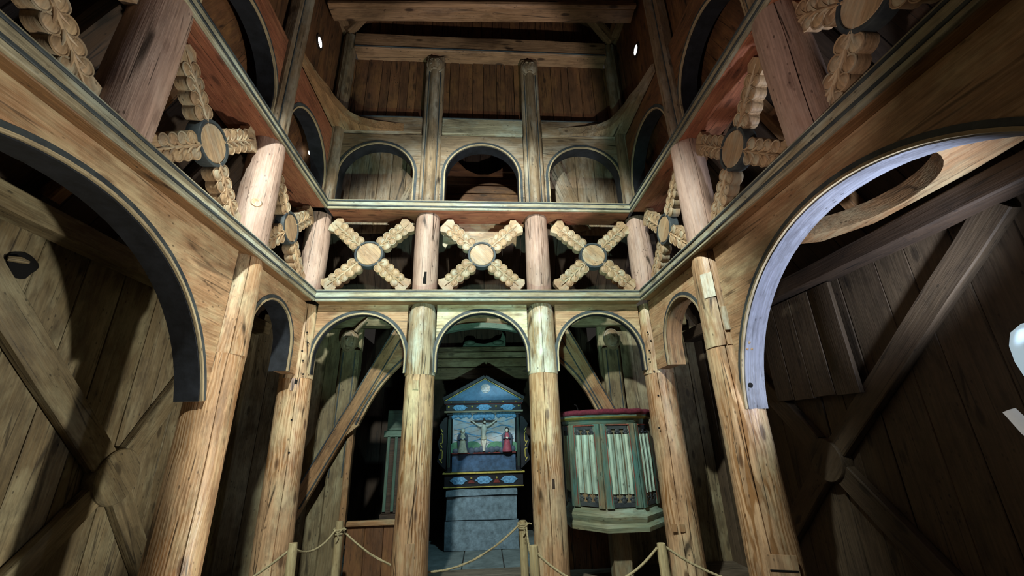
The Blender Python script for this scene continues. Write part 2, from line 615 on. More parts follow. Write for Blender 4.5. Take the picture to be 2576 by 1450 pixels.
mb = MB()
y = -1.2
while y < 6.3:
    wd = random.uniform(0.24, 0.34)
    mb.beam((-3.5, y + wd / 2, -0.03), (3.5, y + wd / 2, -0.03), wd - 0.006, 0.06, (0, 0, 1), 0.004, 0.001, 0.6)
    y += wd
struct(mb.build('floor', M['floor']))
mb = MB()
x = -2.3
while x < 2.3:
    wd = random.uniform(0.55, 0.8)
    yy = 6.36
    while yy < 9.0:
        ln = random.uniform(0.6, 1.0)
        mb.box((x + wd / 2, yy + ln / 2, -0.035 + rnd(0.003)), (wd - 0.012, ln - 0.012, 0.06), 0.008, axis=1)
        yy += ln
    x += wd
struct(mb.build('floor_chancel', M['slab']))

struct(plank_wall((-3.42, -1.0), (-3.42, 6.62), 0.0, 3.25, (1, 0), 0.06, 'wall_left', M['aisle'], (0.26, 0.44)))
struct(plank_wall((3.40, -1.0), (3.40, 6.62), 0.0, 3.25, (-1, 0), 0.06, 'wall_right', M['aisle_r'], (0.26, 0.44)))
struct(plank_wall((-3.46, 6.34), (-1.87, 6.34), 0.0, 3.3, (0, -1), 0.06, 'wall_back_left', M['aisle'], (0.2, 0.34)))
struct(plank_wall((1.82, 6.34), (3.44, 6.34), 0.0, 3.3, (0, -1), 0.06, 'wall_back_right', M['aisle'], (0.2, 0.34)))
# wall above the chancel opening, in the dark
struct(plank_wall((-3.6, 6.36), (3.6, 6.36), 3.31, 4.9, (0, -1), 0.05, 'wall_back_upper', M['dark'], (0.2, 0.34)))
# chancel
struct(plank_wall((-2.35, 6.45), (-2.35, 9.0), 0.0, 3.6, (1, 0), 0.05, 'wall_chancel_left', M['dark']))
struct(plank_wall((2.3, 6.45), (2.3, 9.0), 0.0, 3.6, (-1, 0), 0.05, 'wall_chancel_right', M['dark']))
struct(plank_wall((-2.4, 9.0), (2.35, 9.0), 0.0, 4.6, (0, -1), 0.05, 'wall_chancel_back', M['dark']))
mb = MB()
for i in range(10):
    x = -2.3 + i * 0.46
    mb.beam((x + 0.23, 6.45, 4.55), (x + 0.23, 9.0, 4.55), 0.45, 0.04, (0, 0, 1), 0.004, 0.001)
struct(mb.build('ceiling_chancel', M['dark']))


def roof_slope(name, a0, a1, b0, b1, mat, n):
    """boards laid from edge a0-a1 (low) to edge b0-b1 (high)"""
    a0, a1, b0, b1 = V(a0), V(a1), V(b0), V(b1)
    nrm = (a1 - a0).cross(b0 - a0).normalized()
    mb = MB()
    for i in range(n):
        t0, t1 = i / n, (i + 1) / n
        tm = (t0 + t1) / 2
        p, q = a0.lerp(a1, tm), b0.lerp(b1, tm)
        mb.beam(p + nrm * rnd(0.004), q + nrm * rnd(0.004), (a1 - a0).length / n - 0.006, 0.03, nrm, 0.003, 0.001, 1.0, tint=rnd(0.2))
    return struct(mb.build(name, mat))


for s in (-1, 1):
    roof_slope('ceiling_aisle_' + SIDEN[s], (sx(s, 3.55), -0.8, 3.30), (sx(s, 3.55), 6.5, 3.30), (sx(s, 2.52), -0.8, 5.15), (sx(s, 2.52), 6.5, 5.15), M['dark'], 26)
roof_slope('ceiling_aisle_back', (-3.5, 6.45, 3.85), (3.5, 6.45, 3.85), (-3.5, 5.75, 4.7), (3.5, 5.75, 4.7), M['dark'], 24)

# aisle wall plates
def wall_plate(p0, p1, label):
    mb = MB()
    mb.beam(p0, p1, 0.20, 0.17, (0, 0, 1), 0.012, 0.003)
    tag(mb.build('wall_plate', M['aisle'] if p0[0] < 0 else M['dark']), label, 'beam', 'wall plates of the aisles')


wall_plate((-3.27, -0.6, 3.25), (-3.27, 6.15, 3.25), 'horizontal wall plate along the top of the left aisle wall')
wall_plate((3.24, -0.6, 3.08), (3.24, 6.15, 3.08), 'horizontal wall plate along the top of the right aisle wall')

# ------------------------------------------------------------------ nave posts
def half_shaft(mb, base, z0, z1, wd, dp, nrm, r):
    """clerestory post: squared timber with a half-round on its face"""
    nrm = V(nrm)
    c = V(base)
    mb.beam(c + V((0, 0, z0)), c + V((0, 0, z1)), wd, dp, nrm, 0.012, 0.003, 0.35)


def build_post(x, y, nrm, label, lower=True, lean=(0, 0), crackA=None, clere=True, mask=False, holes=(), ztop=8.0, ccol='uppost'):
    t = thing('nave_post', label, 'post', (x, y, 0 if lower else Z1b), 'round timber posts of the nave')
    nrm = V(nrm)
    lx, ly = lean
    if lower:
        m1 = MB()
        zs = 2.40 if mask else 2.38
        m1.shaft((x - lx, y - ly, 0.0), (x - lx * 0.25, y - ly * 0.25, zs), 0.196, 0.183, 40, crackA, 0.005)
        part(m1, 'lower_shaft', M['post'], t)
        m1 = MB()
        m1.shaft((x - lx * 0.25, y - ly * 0.25, zs), (x, y, Z1a - 0.002), 0.187, 0.172, 40, None if crackA is None else crackA + 0.03, 0.004, flare=lambda q: -0.02 * max(0, (q - 0.93) / 0.07))
        part(m1, 'upper_shaft', M['post_pale'] if mask else M['post_mid'], t, 'paler upper length of the shaft below the sill')
    m1 = MB()
    m1.shaft((x, y, Z1b + 0.002), (x, y, Z2a - 0.002), 0.166, 0.160, 40, None if crackA is None else crackA + 0.4, 0.005, bulge=0.006)
    part(m1, 'gallery_shaft', M['post_pink'], t, 'rosy shaft between the two sills')
    if clere:
        m1 = MB()
        diag = abs(nrm.x) > 0.1 and abs(nrm.y) > 0.1
        k_ = 0.03 if not diag else 0.11
        cx, cy = x + nrm.x * k_, y + nrm.y * k_
        wd_ = 0.29 if not diag else 0.2
        m1.beam((cx, cy, Z2b + 0.002), (cx, cy, ztop), wd_, 0.14, nrm, 0.02, 0.003, 0.35)
        cl = part(m1, 'clerestory_shaft', M[ccol], t)
        m1 = MB()
        m1.shaft((cx + nrm.x * 0.05, cy + nrm.y * 0.05, Z2b + 0.003), (cx + nrm.x * 0.05, cy + nrm.y * 0.05, ztop - (0.34 if mask else 0)), 0.080, 0.076, 24, None, 0.003)
        part(m1, 'half_round', M[ccol], cl)
        tang = V((nrm.y, -nrm.x, 0))
        for k in (-1, 1):
            if diag:
                continue
            m1 = MB()
            q = V((cx, cy, 0)) + nrm * 0.073 + tang * (k * 0.092)
            m1.beam(q + V((0, 0, Z2b + 0.003)), q + V((0, 0, ztop - (0.30 if mask else 0))), 0.014, 0.012, nrm, 0.002, 0, tint=0)
            part(m1, 'groove_line', M['line'], cl, 'black groove beside the half-round')
        if mask:
            fo = V((cx, cy, ztop - 0.2)) + nrm * 0.06
            carved_mask(t, fo, nrm, 0.135, M[ccol])
    if holes:
        m1 = MB()
        for hx, hy, hz, hn in holes:
            m1.lathe([(0.011, 0), (0.011, 0.006)], (hx, hy, hz), hn, 10)
        part(m1, 'peg_holes', M['hole'], t)
    return t


def carved_mask(t, c, nrm, r, mat, name='carved_mask'):
    """round carved face: domed head with brow, nose, eyes, mouth and moulded ring"""
    nrm = V(nrm)
    tang = V((nrm.y, -nrm.x, 0)).normalized()
    zz = V((0, 0, 1))
    c = V(c)
    m1 = MB()
    m1.blob(c, tang * r, zz * (r * 1.25), nrm * (r * 0.75), 20, 12)
    # ring of hair / halo
    pts = [c + nrm * (r * 0.18) + tang * (math.cos(a) * r * 0.98) + zz * (math.sin(a) * r * 1.22) for a in [PI * 2 * i / 28 for i in range(29)]]
    m1.tube(pts, r * 0.12, 6, caps=False)
    m1.tube([c + nrm * (r * 0.72) + zz * (r * 0.35), c + nrm * (r * 0.95) + zz * (-r * 0.02), c + nrm * (r * 0.92) + zz * (-r * 0.12)], [r * 0.09, r * 0.16, r * 0.12], 8)
    for k in (-1, 1):
        m1.tube([c + nrm * (r * 0.72) + zz * (r * 0.36) + tang * (k * r * 0.08), c + nrm * (r * 0.66) + zz * (r * 0.46) + tang * (k * r * 0.38), c + nrm * (r * 0.40) + zz * (r * 0.32) + tang * (k * r * 0.72)], [r * 0.07, r * 0.09, r * 0.05], 8)
        m1.blob(c + nrm * (r * 0.60) + zz * (r * 0.20) + tang * (k * r * 0.36), tang * (r * 0.15), zz * (r * 0.09), nrm * (r * 0.10), 10, 6)
        m1.blob(c + nrm * (r * 0.52) + zz * (-r * 0.22) + tang * (k * r * 0.38), tang * (r * 0.24), zz * (r * 0.22), nrm * (r * 0.16), 10, 6)
    m1.tube([c + nrm * (r * 0.58) + zz * (-r * 0.52) + tang * (r * k) for k in (-0.42, -0.2, 0, 0.2, 0.42)], [r * 0.04, r * 0.08, r * 0.09, r * 0.08, r * 0.04], 8)
    m1.blob(c + nrm * (r * 0.45) + zz * (-r * 0.85), tang * (r * 0.36), zz * (r * 0.2), nrm * (r * 0.2), 10, 6)
    f = part(m1, name, mat, t, None, 60)
    return f


posts = []
posts.append(build_post(XP2, PY_END, (0, -1, 0), 'round end-row post left of the altar, beside the middle arch', crackA=4.9, mask=True, ztop=7.66))
posts.append(build_post(XP3, PY_END, (0, -1, 0), 'round end-row post right of the altar, beside the pulpit', crackA=4.6, mask=True, ztop=7.66))
hl = [(sx(-1, PXO) + 0.12 + 0.03 * math.sin(i * 2.1), PY_END - 0.16, z, (0.45, -1, 0)) for i, z in enumerate((2.93, 2.80, 2.70, 2.58, 2.42, 1.9, 1.55))]
hr = [(sx(1, PXO) - 0.12 + 0.03 * math.sin(i * 1.7), PY_END - 0.16, z, (-0.45, -1, 0)) for i, z in enumerate((2.90, 2.79, 2.66, 2.55, 2.40, 2.1, 1.72))]
posts.append(build_post(sx(-1, PXO) - 0.01, PY_END, (0.7, -0.7, 0), 'corner post where the left arcade meets the end arcade', lean=(-0.06, 0), crackA=5.2, holes=hl))
posts.append(build_post(sx(1, PXO) + 0.01, PY_END, (-0.7, -0.7, 0), 'corner post beside the pulpit where the right arcade meets the end arcade', lean=(-0.03, 0), crackA=4.25, holes=hr))
posts.append(build_post(sx(-1, PXO), SIDEY[-1][0] + 0.02, (1, 0, 0), 'big round post of the left arcade between the small and the wide arch', lean=(0, 0.06), crackA=5.55))
posts.append(build_post(sx(1, PXO), SIDEY[1][0] + 0.02, (-1, 0, 0), 'big round post of the right arcade between the small and the wide arch', lean=(0, 0.06), crackA=4.1))
posts.append(build_post(sx(-1, PXO), SIDEY[-1][1], (1, 0, 0), 'short round post standing on the left lower sill above the wide arch', lower=False, crackA=0.1))
posts.append(build_post(sx(1, PXO), SIDEY[1][1], (-1, 0, 0), 'short round post standing on the right lower sill above the wide arch', lower=False, crackA=3.6))


# mortises, let-in repair pieces and knots on the posts
def let_in(post, x, y, r, az, z, wd, hh, mat, name, label=None, depth=0.012, rz=0.0):
    n_ = V((math.cos(az), math.sin(az), 0))
    c = V((x, y, z)) + n_ * (r - depth / 2 + 0.003)
    tg_ = V((-n_.y, n_.x, 0))
    up_ = (V((0, 0, 1)) * math.cos(rz) + tg_ * math.sin(rz))
    m1 = MB()
    m1.beam(c - up_ * hh / 2, c + up_ * hh / 2, wd, depth, n_, 0.002, 0.0015, 0.1)
    part(m1, name, mat, post, label)


AZ = -PI / 2
for pp, x in ((posts[0], XP2), (posts[1], XP3)):
    let_in(pp, x, PY_END, 0.166, AZ + (0.12 if x < 0 else 0.0), 3.66, 0.045, 0.17, M['hole'], 'mortise', 'narrow dark mortise near the foot of the gallery shaft')
let_in(posts[0], XP2, PY_END, 0.19, AZ - 0.1, 2.27, 0.07, 0.11, M['post_mid'], 'let_in_piece', 'small let-in repair piece')
let_in(posts[0], XP2, PY_END, 0.196, AZ + 0.1, 0.45, 0.10, 0.34, M['post_mid'], 'let_in_piece', 'small let-in repair piece')
let_in(posts[1], XP3, PY_END, 0.192, AZ + 0.15, 1.15, 0.03, 0.10, M['dark'], 'knot_hole', 'deep dark knot hole')
x, y = sx(1, PXO), SIDEY[1][0]
a5 = math.atan2(-y, -x)
let_in(posts[5], x, y + 0.0, 0.181, a5 - 0.35, 2.96, 0.11, 0.24, M['post_pale'], 'let_in_piece', 'pale let-in repair piece')
let_in(posts[5], x, y - 0.01, 0.188, a5 + 0.25, 2.62, 0.10, 0.22, M['post_pale'], 'let_in_piece', 'pale let-in repair piece')
let_in(posts[5], x, y - 0.03, 0.196, a5 + 0.25, 0.72, 0.20, 0.14, M['post_mid'], 'let_in_piece', 'small let-in repair piece')
let_in(posts[5], x, y - 0.03, 0.199, a5 + 0.25, 0.69, 0.19, 0.012, M['hole'], 'saw_cut')
x, y = sx(1, PXO) + 0.01, PY_END
a3 = math.atan2(-y, -x)
for da in (-0.22, 0.22):
    let_in(posts[3], x - 0.02, y, 0.192, a3 + da, 0.66, 0.055, 0.075, M['brace'], 'dovetail_notch')
x, y = sx(-1, PXO) - 0.01, PY_END
a2 = math.atan2(-y, -x)
let_in(posts[2], x, y, 0.188, a2 + 0.05, 2.30, 0.09, 0.14, M['post_pink'], 'let_in_piece', 'small let-in repair piece')
let_in(posts[2], x, y, 0.191, a2 + 0.08, 2.33, 0.03, 0.05, M['hole'], 'knot_hole')
x, y = sx(-1, PXO), SIDEY[-1][0] + 0.02
a4 = math.atan2(-y, -x)
m1 = MB()
kn_ = V((math.cos(a4), math.sin(a4), 0))
m1.lathe([(0.0, 0.004), (0.02, 0.004), (0.034, 0.010), (0.042, 0.010), (0.05, 0.0)], V((x, y, 3.86)) + kn_ * 0.162, kn_, 20)
part(m1, 'knot', M['post'], posts[4], 'raised round knot')

# ------------------------------------------------------------------ sills with painted fascia
def sill(name, label, p0, p1, nrm, za, zb, depth, mat, ov=0.0):
    """p0-p1 run of the fascia face, nrm points into the nave"""
    p0, p1, nrm = V((*p0, 0)), V((*p1, 0)), V((*nrm, 0))
    t = thing(name, label, 'beam', ((p0.x + p1.x) / 2 - nrm.x * depth / 2, (p0.y + p1.y) / 2 - nrm.y * depth / 2, za), 'sill beams ringing the nave')
    zc, h = (za + zb) / 2, zb - za
    m1 = MB()
    c = -nrm * (0.035 + depth / 2)
    m1.beam(p0 + c + V((0, 0, zc)), p1 + c + V((0, 0, zc)), depth - 0.002, h, (0, 0, 1), 0.01, 0.003)
    part(m1, 'beam', mat, t)
    m1 = MB()
    c = -nrm * 0.0175
    m1.beam(p0 + c + V((0, 0, zc)), p1 + c + V((0, 0, zc)), 0.033, h + 0.004, (0, 0, 1), 0.005, 0.0015, 0.5)
    part(m1, 'fascia', M['fascia'], t, 'pale worn fascia board')
    for zz, hh, nm in ((zb - h * 0.19, 0.020, 'upper_line'), (za + h * 0.26, 0.022, 'lower_line')):
        m1 = MB()
        c = nrm * 0.004
        m1.beam(p0 + c + V((0, 0, zz)), p1 + c + V((0, 0, zz)), 0.012, hh, (0, 0, 1), 0.003, 0.0012, 0.4, tint=0)
        part(m1, nm, M['line'], t, 'black painted moulding line')
    return t


xa, xb = sx(-1, FX), sx(1, FX)
sill('lower_sill', 'pale lower sill beam above the three arches of the end arcade', (xa, FY), (xb, FY), (0, -1), Z1a, Z1b, 0.40, M['sillb'])
sill('upper_sill', 'pale upper sill beam above the three carved crosses of the end wall', (xa - 0.02, FY), (xb + 0.03, FY), (0, -1), Z2a, Z2b, 0.38, M['sill'])
sill('lower_sill', 'lower sill beam running along the left arcade above the wide arch', (xa, FY - 0.001), (xa, 0.2), (1, 0), Z1a, Z1b, 0.36, M['sillb'])
sill('lower_sill', 'lower sill beam running along the right arcade above the wide arch', (xb, 0.2), (xb, FY - 0.001), (-1, 0), Z1a, Z1b, 0.36, M['sillb'])
sill('upper_sill', 'red-bottomed upper sill beam running along the left side above the carved crosses', (xa - 0.02, FY - 0.001), (xa - 0.02, 0.2), (1, 0), Z2a, Z2b, 0.42, M['sill'])
sill('upper_sill', 'red-bottomed upper sill beam running along the right side above the carved crosses', (xb + 0.03, 0.2), (xb + 0.03, FY - 0.001), (-1, 0), Z2a, Z2b, 0.42, M['sill'])


# ------------------------------------------------------------------ arches
def arch(label, o, ux, nrm, x0, x1, cx, R, zc, zt, zb, th, soff, group, bead=True, xl=None, xr=None, mat='span', sof_x=0.05, a_end=0.0):
    """spandrel board in plane (ux, z), front face at o, nrm into the nave; arch centre (cx, zc) radius R; top zt, legs down to zb"""
    ux, nrm = V((*ux, 0)), V((*nrm, 0))
    O = V((o[0], o[1], 0))
    mid = O + ux * cx
    t = thing('arch_board', label, 'arch', (mid.x, mid.y, zb), group)
    N = 36
    arc = []
    for i in range(N + 1):
        a = a_end + (PI - 2 * a_end) * i / N
        arc.append((cx + R * math.cos(a), zc + R * math.sin(a)))
    # legs
    leg = [(arc[0][0], zb)] if zb < arc[0][1] - 0.01 else []
    legl = [(arc[-1][0], zb)] if leg else []
    poly = [(x0, zt), (x0, zb)] + legl + list(reversed(arc)) + leg + [(x1, zb), (x1, zt)]
    # drop degenerate corners
    pl = []
    for p in poly:
        if not pl or (abs(p[0] - pl[-1][0]) + abs(p[1] - pl[-1][1])) > 0.004:
            pl.append(p)
    m1 = MB()
    m1.prism(pl, th, O, ux, (0, 0, 1), -nrm)
    part(m1, 'spandrel', M[mat], t)
    path2 = leg + arc + legl if leg else arc
    path = [O + ux * x + V((0, 0, z)) for x, z in path2]
    sides = []
    for i in range(len(path)):
        tg = (path[min(i + 1, len(path) - 1)] - path[max(i - 1, 0)]).normalized()
        sides.append(nrm.cross(tg).normalized())
    mid_s = sides[len(sides) // 2]
    sg = 1 if mid_s.z > 0 else -1
    sides = [q * sg for q in sides]            # pointing outwards (up at the crown)
    m1 = MB()
    m1.strip(path, sides, -nrm, -0.014, -0.001, 0.012, th + sof_x)
    part(m1, 'soffit', soff, t, 'curved underside lining')
    m1 = MB()
    m1.strip(path, sides, nrm, 0.014, 0.050, 0.0, 0.007, tint=0)
    part(m1, 'black_bead', M['line'], t, 'black painted line around the arch')
    m1 = MB()
    m1.strip(path, sides, nrm, -0.006, 0.013, -0.008, 0.012, tint=0.05)
    part(m1, 'pale_arris', M['pale'], t, 'pale edge of the arch')
    return t


G1, G3 = 'arches of the lower arcade', 'arches of the clerestory'
for i, (cx, R) in enumerate(((-1.555, 0.565), (-0.0225, 0.58), (1.508, 0.558))):
    nm = ('rounded lower arch at the left, framing the wall with the carved mask', 'rounded middle lower arch framing the altarpiece', 'rounded lower arch above the pulpit')[i]
    ext = [(-2.125, -0.985), (-0.61, 0.565), (0.944, 2.072)][i]
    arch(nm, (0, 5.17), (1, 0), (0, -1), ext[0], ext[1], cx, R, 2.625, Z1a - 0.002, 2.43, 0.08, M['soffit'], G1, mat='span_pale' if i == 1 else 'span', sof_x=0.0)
for s in (-1, 1):
    px = sx(s, 2.215)
    cy, R, zc = ((4.40, 0.455, 2.655), (4.275, 0.46, 2.635))[s > 0]
    pa, pb = SIDEY[s][0], 5.08
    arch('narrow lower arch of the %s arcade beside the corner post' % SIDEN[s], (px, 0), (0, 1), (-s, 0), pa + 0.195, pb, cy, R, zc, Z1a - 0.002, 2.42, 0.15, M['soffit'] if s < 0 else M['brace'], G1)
    cy, R, zc, ae = ((2.08, 1.47, 1.63, 0.24), (2.075, 1.35, 1.75, 0.06))[s > 0]
    arch('wide round arch spanning two bays of the %s arcade' % SIDEN[s], (px, 0), (0, 1), (-s, 0), 2 * cy - (pa - 0.178), pa - 0.178, cy, R, zc, Z1a - 0.002, zc + R * math.sin(ae), 0.15 if s < 0 else 0.13, M['soffit'] if s < 0 else M['soffit_lamp_tint'], G1, a_end=ae)


t = thing('soffit_pegs', 'wooden pegs driven into the underside of the wide right arch', 'pegs', (2.25, 3.3, 2.1))
for (px_, z_) in ((2.235, 2.36), (2.22, 2.31), (2.26, 2.31), (2.24, 2.02)):
    a_ = math.asin((z_ - 1.75) / 1.35)
    c_ = V((px_, 2.075 + 1.337 * math.cos(a_), z_))
    n_ = V((0, -math.cos(a_), -math.sin(a_)))
    m1 = MB()
    rr_ = 0.012 if z_ > 2.1 else 0.022
    m1.lathe([(rr_, -0.006), (rr_, 0.004), (rr_ * 0.6, 0.007), (0.0, 0.007)], c_, n_, 14)
    part(m1, 'peg', M['brace'] if z_ > 2.1 else M['hole'], t)

# clerestory arches
for i, (cx, R) in enumerate(((-1.585, 0.545), (-0.03, 0.555), (1.53, 0.55))):
    nm = ('upper arch left of centre in the end wall with planks behind it', 'middle upper arch of the end wall with a dark opening', 'upper arch right of centre in the end wall with fanned planks behind it')[i]
    ext = [(-2.16, -0.95), (-0.655, 0.60), (0.91, 2.13)][i]
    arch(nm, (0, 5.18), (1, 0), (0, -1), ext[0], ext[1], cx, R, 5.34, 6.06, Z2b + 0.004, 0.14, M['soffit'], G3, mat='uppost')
for s in (-1, 1):
    px = sx(s, 2.225)
    pa, pb = SIDEY[s]
    for (ya, yb, cy, lab) in ((pa + 0.17, 5.06, 0, 'upper arch of the %s side nearest the end wall'), (pb + 0.17, pa - 0.13, 0, 'second upper arch of the %s side, counted from the end wall'), ):
        R = (yb - ya) / 2 - 0.015
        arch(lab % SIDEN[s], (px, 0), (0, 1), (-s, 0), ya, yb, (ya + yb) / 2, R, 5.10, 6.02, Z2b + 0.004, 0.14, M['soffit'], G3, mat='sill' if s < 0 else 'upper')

# ------------------------------------------------------------------ carved St Andrew's crosses
def cross_meshes(c, ux, nrm, hu, hv, parent):
    c, ux, nrm = V(c), V(ux), V(nrm)
    uz = V((0, 0, 1))
    TH = 0.095
    for su, sv in ((-1, 1), (1, 1), (-1, -1), (1, -1)):
        e = ux * (su * hu) + uz * (sv * hv)
        L = e.length
        d = e.normalized()
        p = nrm.cross(d).normalized()
        m1 = MB()
        s0 = 0.15
        lob = [0.245, 0.352, 0.455, 0.555]
        rl = [0.066, 0.062, 0.060, 0.058]
        ends = L + 0.05
        S = []
        n = 64
        for i in range(n + 1):
            q = s0 + (ends - s0) * i / n
            wd = 0.055
            for a, r in zip(lob, rl):
                if abs(q - a) < r:
                    wd = max(wd, 0.046 + math.sqrt(r * r - (q - a) ** 2))
            if q > 0.60:
                wd = max(wd, 0.09 + 0.05 * min(1, (q - 0.60) / 0.10))
            # trimmed by post and sill
            S.append((q, wd))
        vs, gs = [], []
        for q, wd in S:
            for sgn, z in ((-1, 0), (-1, TH), (1, TH), (1, 0)):
                P = d * q + p * (sgn * wd)
                # clip to the panel
                a, b = P.dot(ux), P.dot(uz)
                a = max(-hu - 0.045, min(hu + 0.045, a))
                b = max(-hv - 0.055, min(hv + 0.055, b))
                vs.append(c + ux * a + uz * b + nrm * (TH / 2 - z))
                gs.append((sgn * wd, z, q))
        fs = []
        for i in range(n):
            for j in range(4):
                fs.append((i * 4 + j, i * 4 + (j + 1) % 4, i * 4 + 4 + (j + 1) % 4, i * 4 + 4 + j))
        fs += [(3, 2, 1, 0), tuple(n * 4 + j for j in range(4))]
        off = V((random.uniform(0, 40), random.uniform(0, 40), random.uniform(0, 40)))
        tn = rnd(0.08)
        m1.add(vs, fs, gs, tn, off=off)
        fr = c + nrm * (TH / 2)
        # raised leaf lobes with rolled rims, stem and veins
        for a, r in zip(lob, rl):
            for sgn in (-1, 1):
                o = fr + d * a + p * (sgn * 0.056)
                m1.blob(o, d * (r * 0.80), p * (r * 0.76), nrm * 0.014, 14, 8, tint=tn)
                rim = [o + nrm * 0.004 + d * (math.cos(t) * r * 0.86) + p * (math.sin(t) * r * 0.82) for t in [2 * PI * k / 16 for k in range(17)]]
                m1.tube(rim, 0.0065, 5, tint=tn - 0.05, caps=False)
                pts = [fr + nrm * 0.012 + d * (a - 0.10 + 0.10 * k) + p * (sgn * 0.05 * k * k) for k in (0, 0.35, 0.7, 1.0)]
                m1.tube(pts, [0.004, 0.010, 0.010, 0.005], 6, tint=tn + 0.06)
        m1.tube([fr + nrm * 0.008 + d * q for q in (0.14, 0.3, 0.45, 0.58, 0.68)], [0.010, 0.014, 0.013, 0.010, 0.003], 6, tint=tn + 0.08)
        part(m1, 'cross_arm', M['carve'], parent, None, 50)
    m1 = MB()
    m1.lathe([(0.0, TH / 2 + 0.016), (0.156, TH / 2 + 0.016), (0.164, TH / 2 + 0.008), (0.164, -TH / 2 + 0.01), (0, -TH / 2 + 0.01)], c, nrm, 40)
    part(m1, 'disc', M['carve'], parent, 'plain round boss at the crossing')
    m1 = MB()
    m1.lathe([(0.165, TH / 2 + 0.004), (0.168, TH / 2 + 0.020), (0.191, TH / 2 + 0.020), (0.196, TH / 2 + 0.012), (0.196, -TH / 2 + 0.01), (0.165, -TH / 2 + 0.01), (0.165, TH / 2 + 0.004)], c, nrm, 40)
    part(m1, 'ring', M['line'], parent, 'black ring around the boss')


GX = 'carved crosses between the sills'
for x, lab in ((-1.565, 'carved leafy cross at the left of the end wall between the sills'), (-0.03, 'carved leafy cross in the middle of the end wall above the altar'), (1.545, 'carved leafy cross at the right of the end wall above the pulpit')):
    t = thing('carved_cross', lab, 'carved cross', (x, 5.24, Z1b), GX)
    cross_meshes((x, 5.24, 4.045), (1, 0, 0), (0, -1, 0), 0.54, 0.50, t)
for s in (-1, 1):
    a, b = SIDEY[s]
    for k, (yc, lab) in enumerate((((a + PY_END) / 2, 'carved leafy cross on the %s side beside the corner post'), ((a + b) / 2 + (0.02 if s < 0 else 0.05), 'carved leafy cross on the %s side between the two round posts'), (b - (0.74 if s < 0 else 0.58), 'carved leafy cross on the %s side nearest the viewer, partly cut off at the top'))):
        t = thing('carved_cross', lab % SIDEN[s], 'carved cross', (sx(s, 2.33), yc, Z1b), GX)
        cross_meshes((sx(s, 2.33), yc, 4.06), (0, 1, 0), (-s, 0, 0), 0.54, 0.50, t)

# ------------------------------------------------------------------ clerestory: planks behind the arches, upper walls, beams
struct(plank_wall((-2.3, 5.62), (-0.72, 5.62), 4.6, 6.4, (0, -1), 0.04, 'wall_back_planks_left', M['uppost'], (0.14, 0.26)))
struct(plank_wall((0.68, 5.62), (2.3, 5.62), 4.6, 6.4, (0, -1), 0.04, 'wall_back_planks_right', M['uppost'], (0.2, 0.34)))
for s in (-1, 1):
    # diagonal boards behind the side arches
    mb = MB()
    for i in range(16):
        y0 = 0.4 + i * 0.33
        mb.beam((sx(s, 2.62), y0, 4.7), (sx(s, 2.52), y0 + 0.55, 6.3), 0.325, 0.035, (s, 0, 0), 0.004, 0.002, 0.5, tint=rnd(0.18))
    struct(mb.build('wall_%s_planks' % SIDEN[s], M['upper']))
    struct(plank_wall((sx(s, 2.335), 0.4), (sx(s, 2.335), 5.45), 6.03, 8.3, (-s, 0), 0.05, 'wall_%s_upper' % SIDEN[s], M['upper'], (0.18, 0.3)))
struct(plank_wall((-2.4, 5.30), (2.36, 5.30), 6.39, 7.70, (0, -1), 0.05, 'wall_back_clerestory', M['upper'], (0.12, 0.24)))
struct(plank_wall((-2.4, 5.50), (2.36, 5.50), 8.22, 9.6, (0, -1), 0.05, 'wall_back_gable', M['upper'], (0.14, 0.22)))
# dark room behind the middle upper opening
mb = MB()
for i in range(6):
    z = 5.12 + i * 0.155
    mb.beam((-0.72, 6.26 - i * 0.02, z), (0.68, 6.26 - i * 0.02, z), 0.08, 0.15, (0, 0, 1), 0.006, 0.002)
tp = [(-0.72, 5.98), (-0.72, 6.60), (-0.58, 6.52), (-0.48, 6.30), (-0.32, 6.12), (-0.12, 6.02), (0.08, 6.02), (0.28, 6.12), (0.44, 6.30), (0.54, 6.52), (0.68, 6.60), (0.68, 5.98)]
mb.prism(tp, 0.06, (0, 6.10, 0), (1, 0, 0), (0, 0, 1), (0, 1, 0))
for bx_ in (-0.6, 0.56):
    mb.beam((bx_, 6.30, 5.2), (bx_, 6.90, 5.2), 0.08, 0.08, (0, 0, 1), 0.006, 0.002)
tag(mb.build('plank_stack', M['upper']), 'horizontal planks seen in the dark opening of the middle upper arch', 'planks')
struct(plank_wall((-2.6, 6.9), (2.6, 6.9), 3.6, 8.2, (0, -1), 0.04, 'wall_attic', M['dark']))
roof_slope('ceiling_attic', (-2.6, 6.95, 7.1), (2.6, 6.95, 7.1), (-2.6, 5.4, 7.2), (2.6, 5.4, 7.2), M['dark'], 12)


def one_beam(name, label, p0, p1, w_, h_, mat, upv=(0, 0, 1), cat='beam', group=None, jit=0.004, taper=1.0):
    m1 = MB()
    m1.beam(p0, p1, w_, h_, upv, 0.012, jit, 0.3, taper=taper)
    return tag(m1.build(name, mat), label, cat, group)


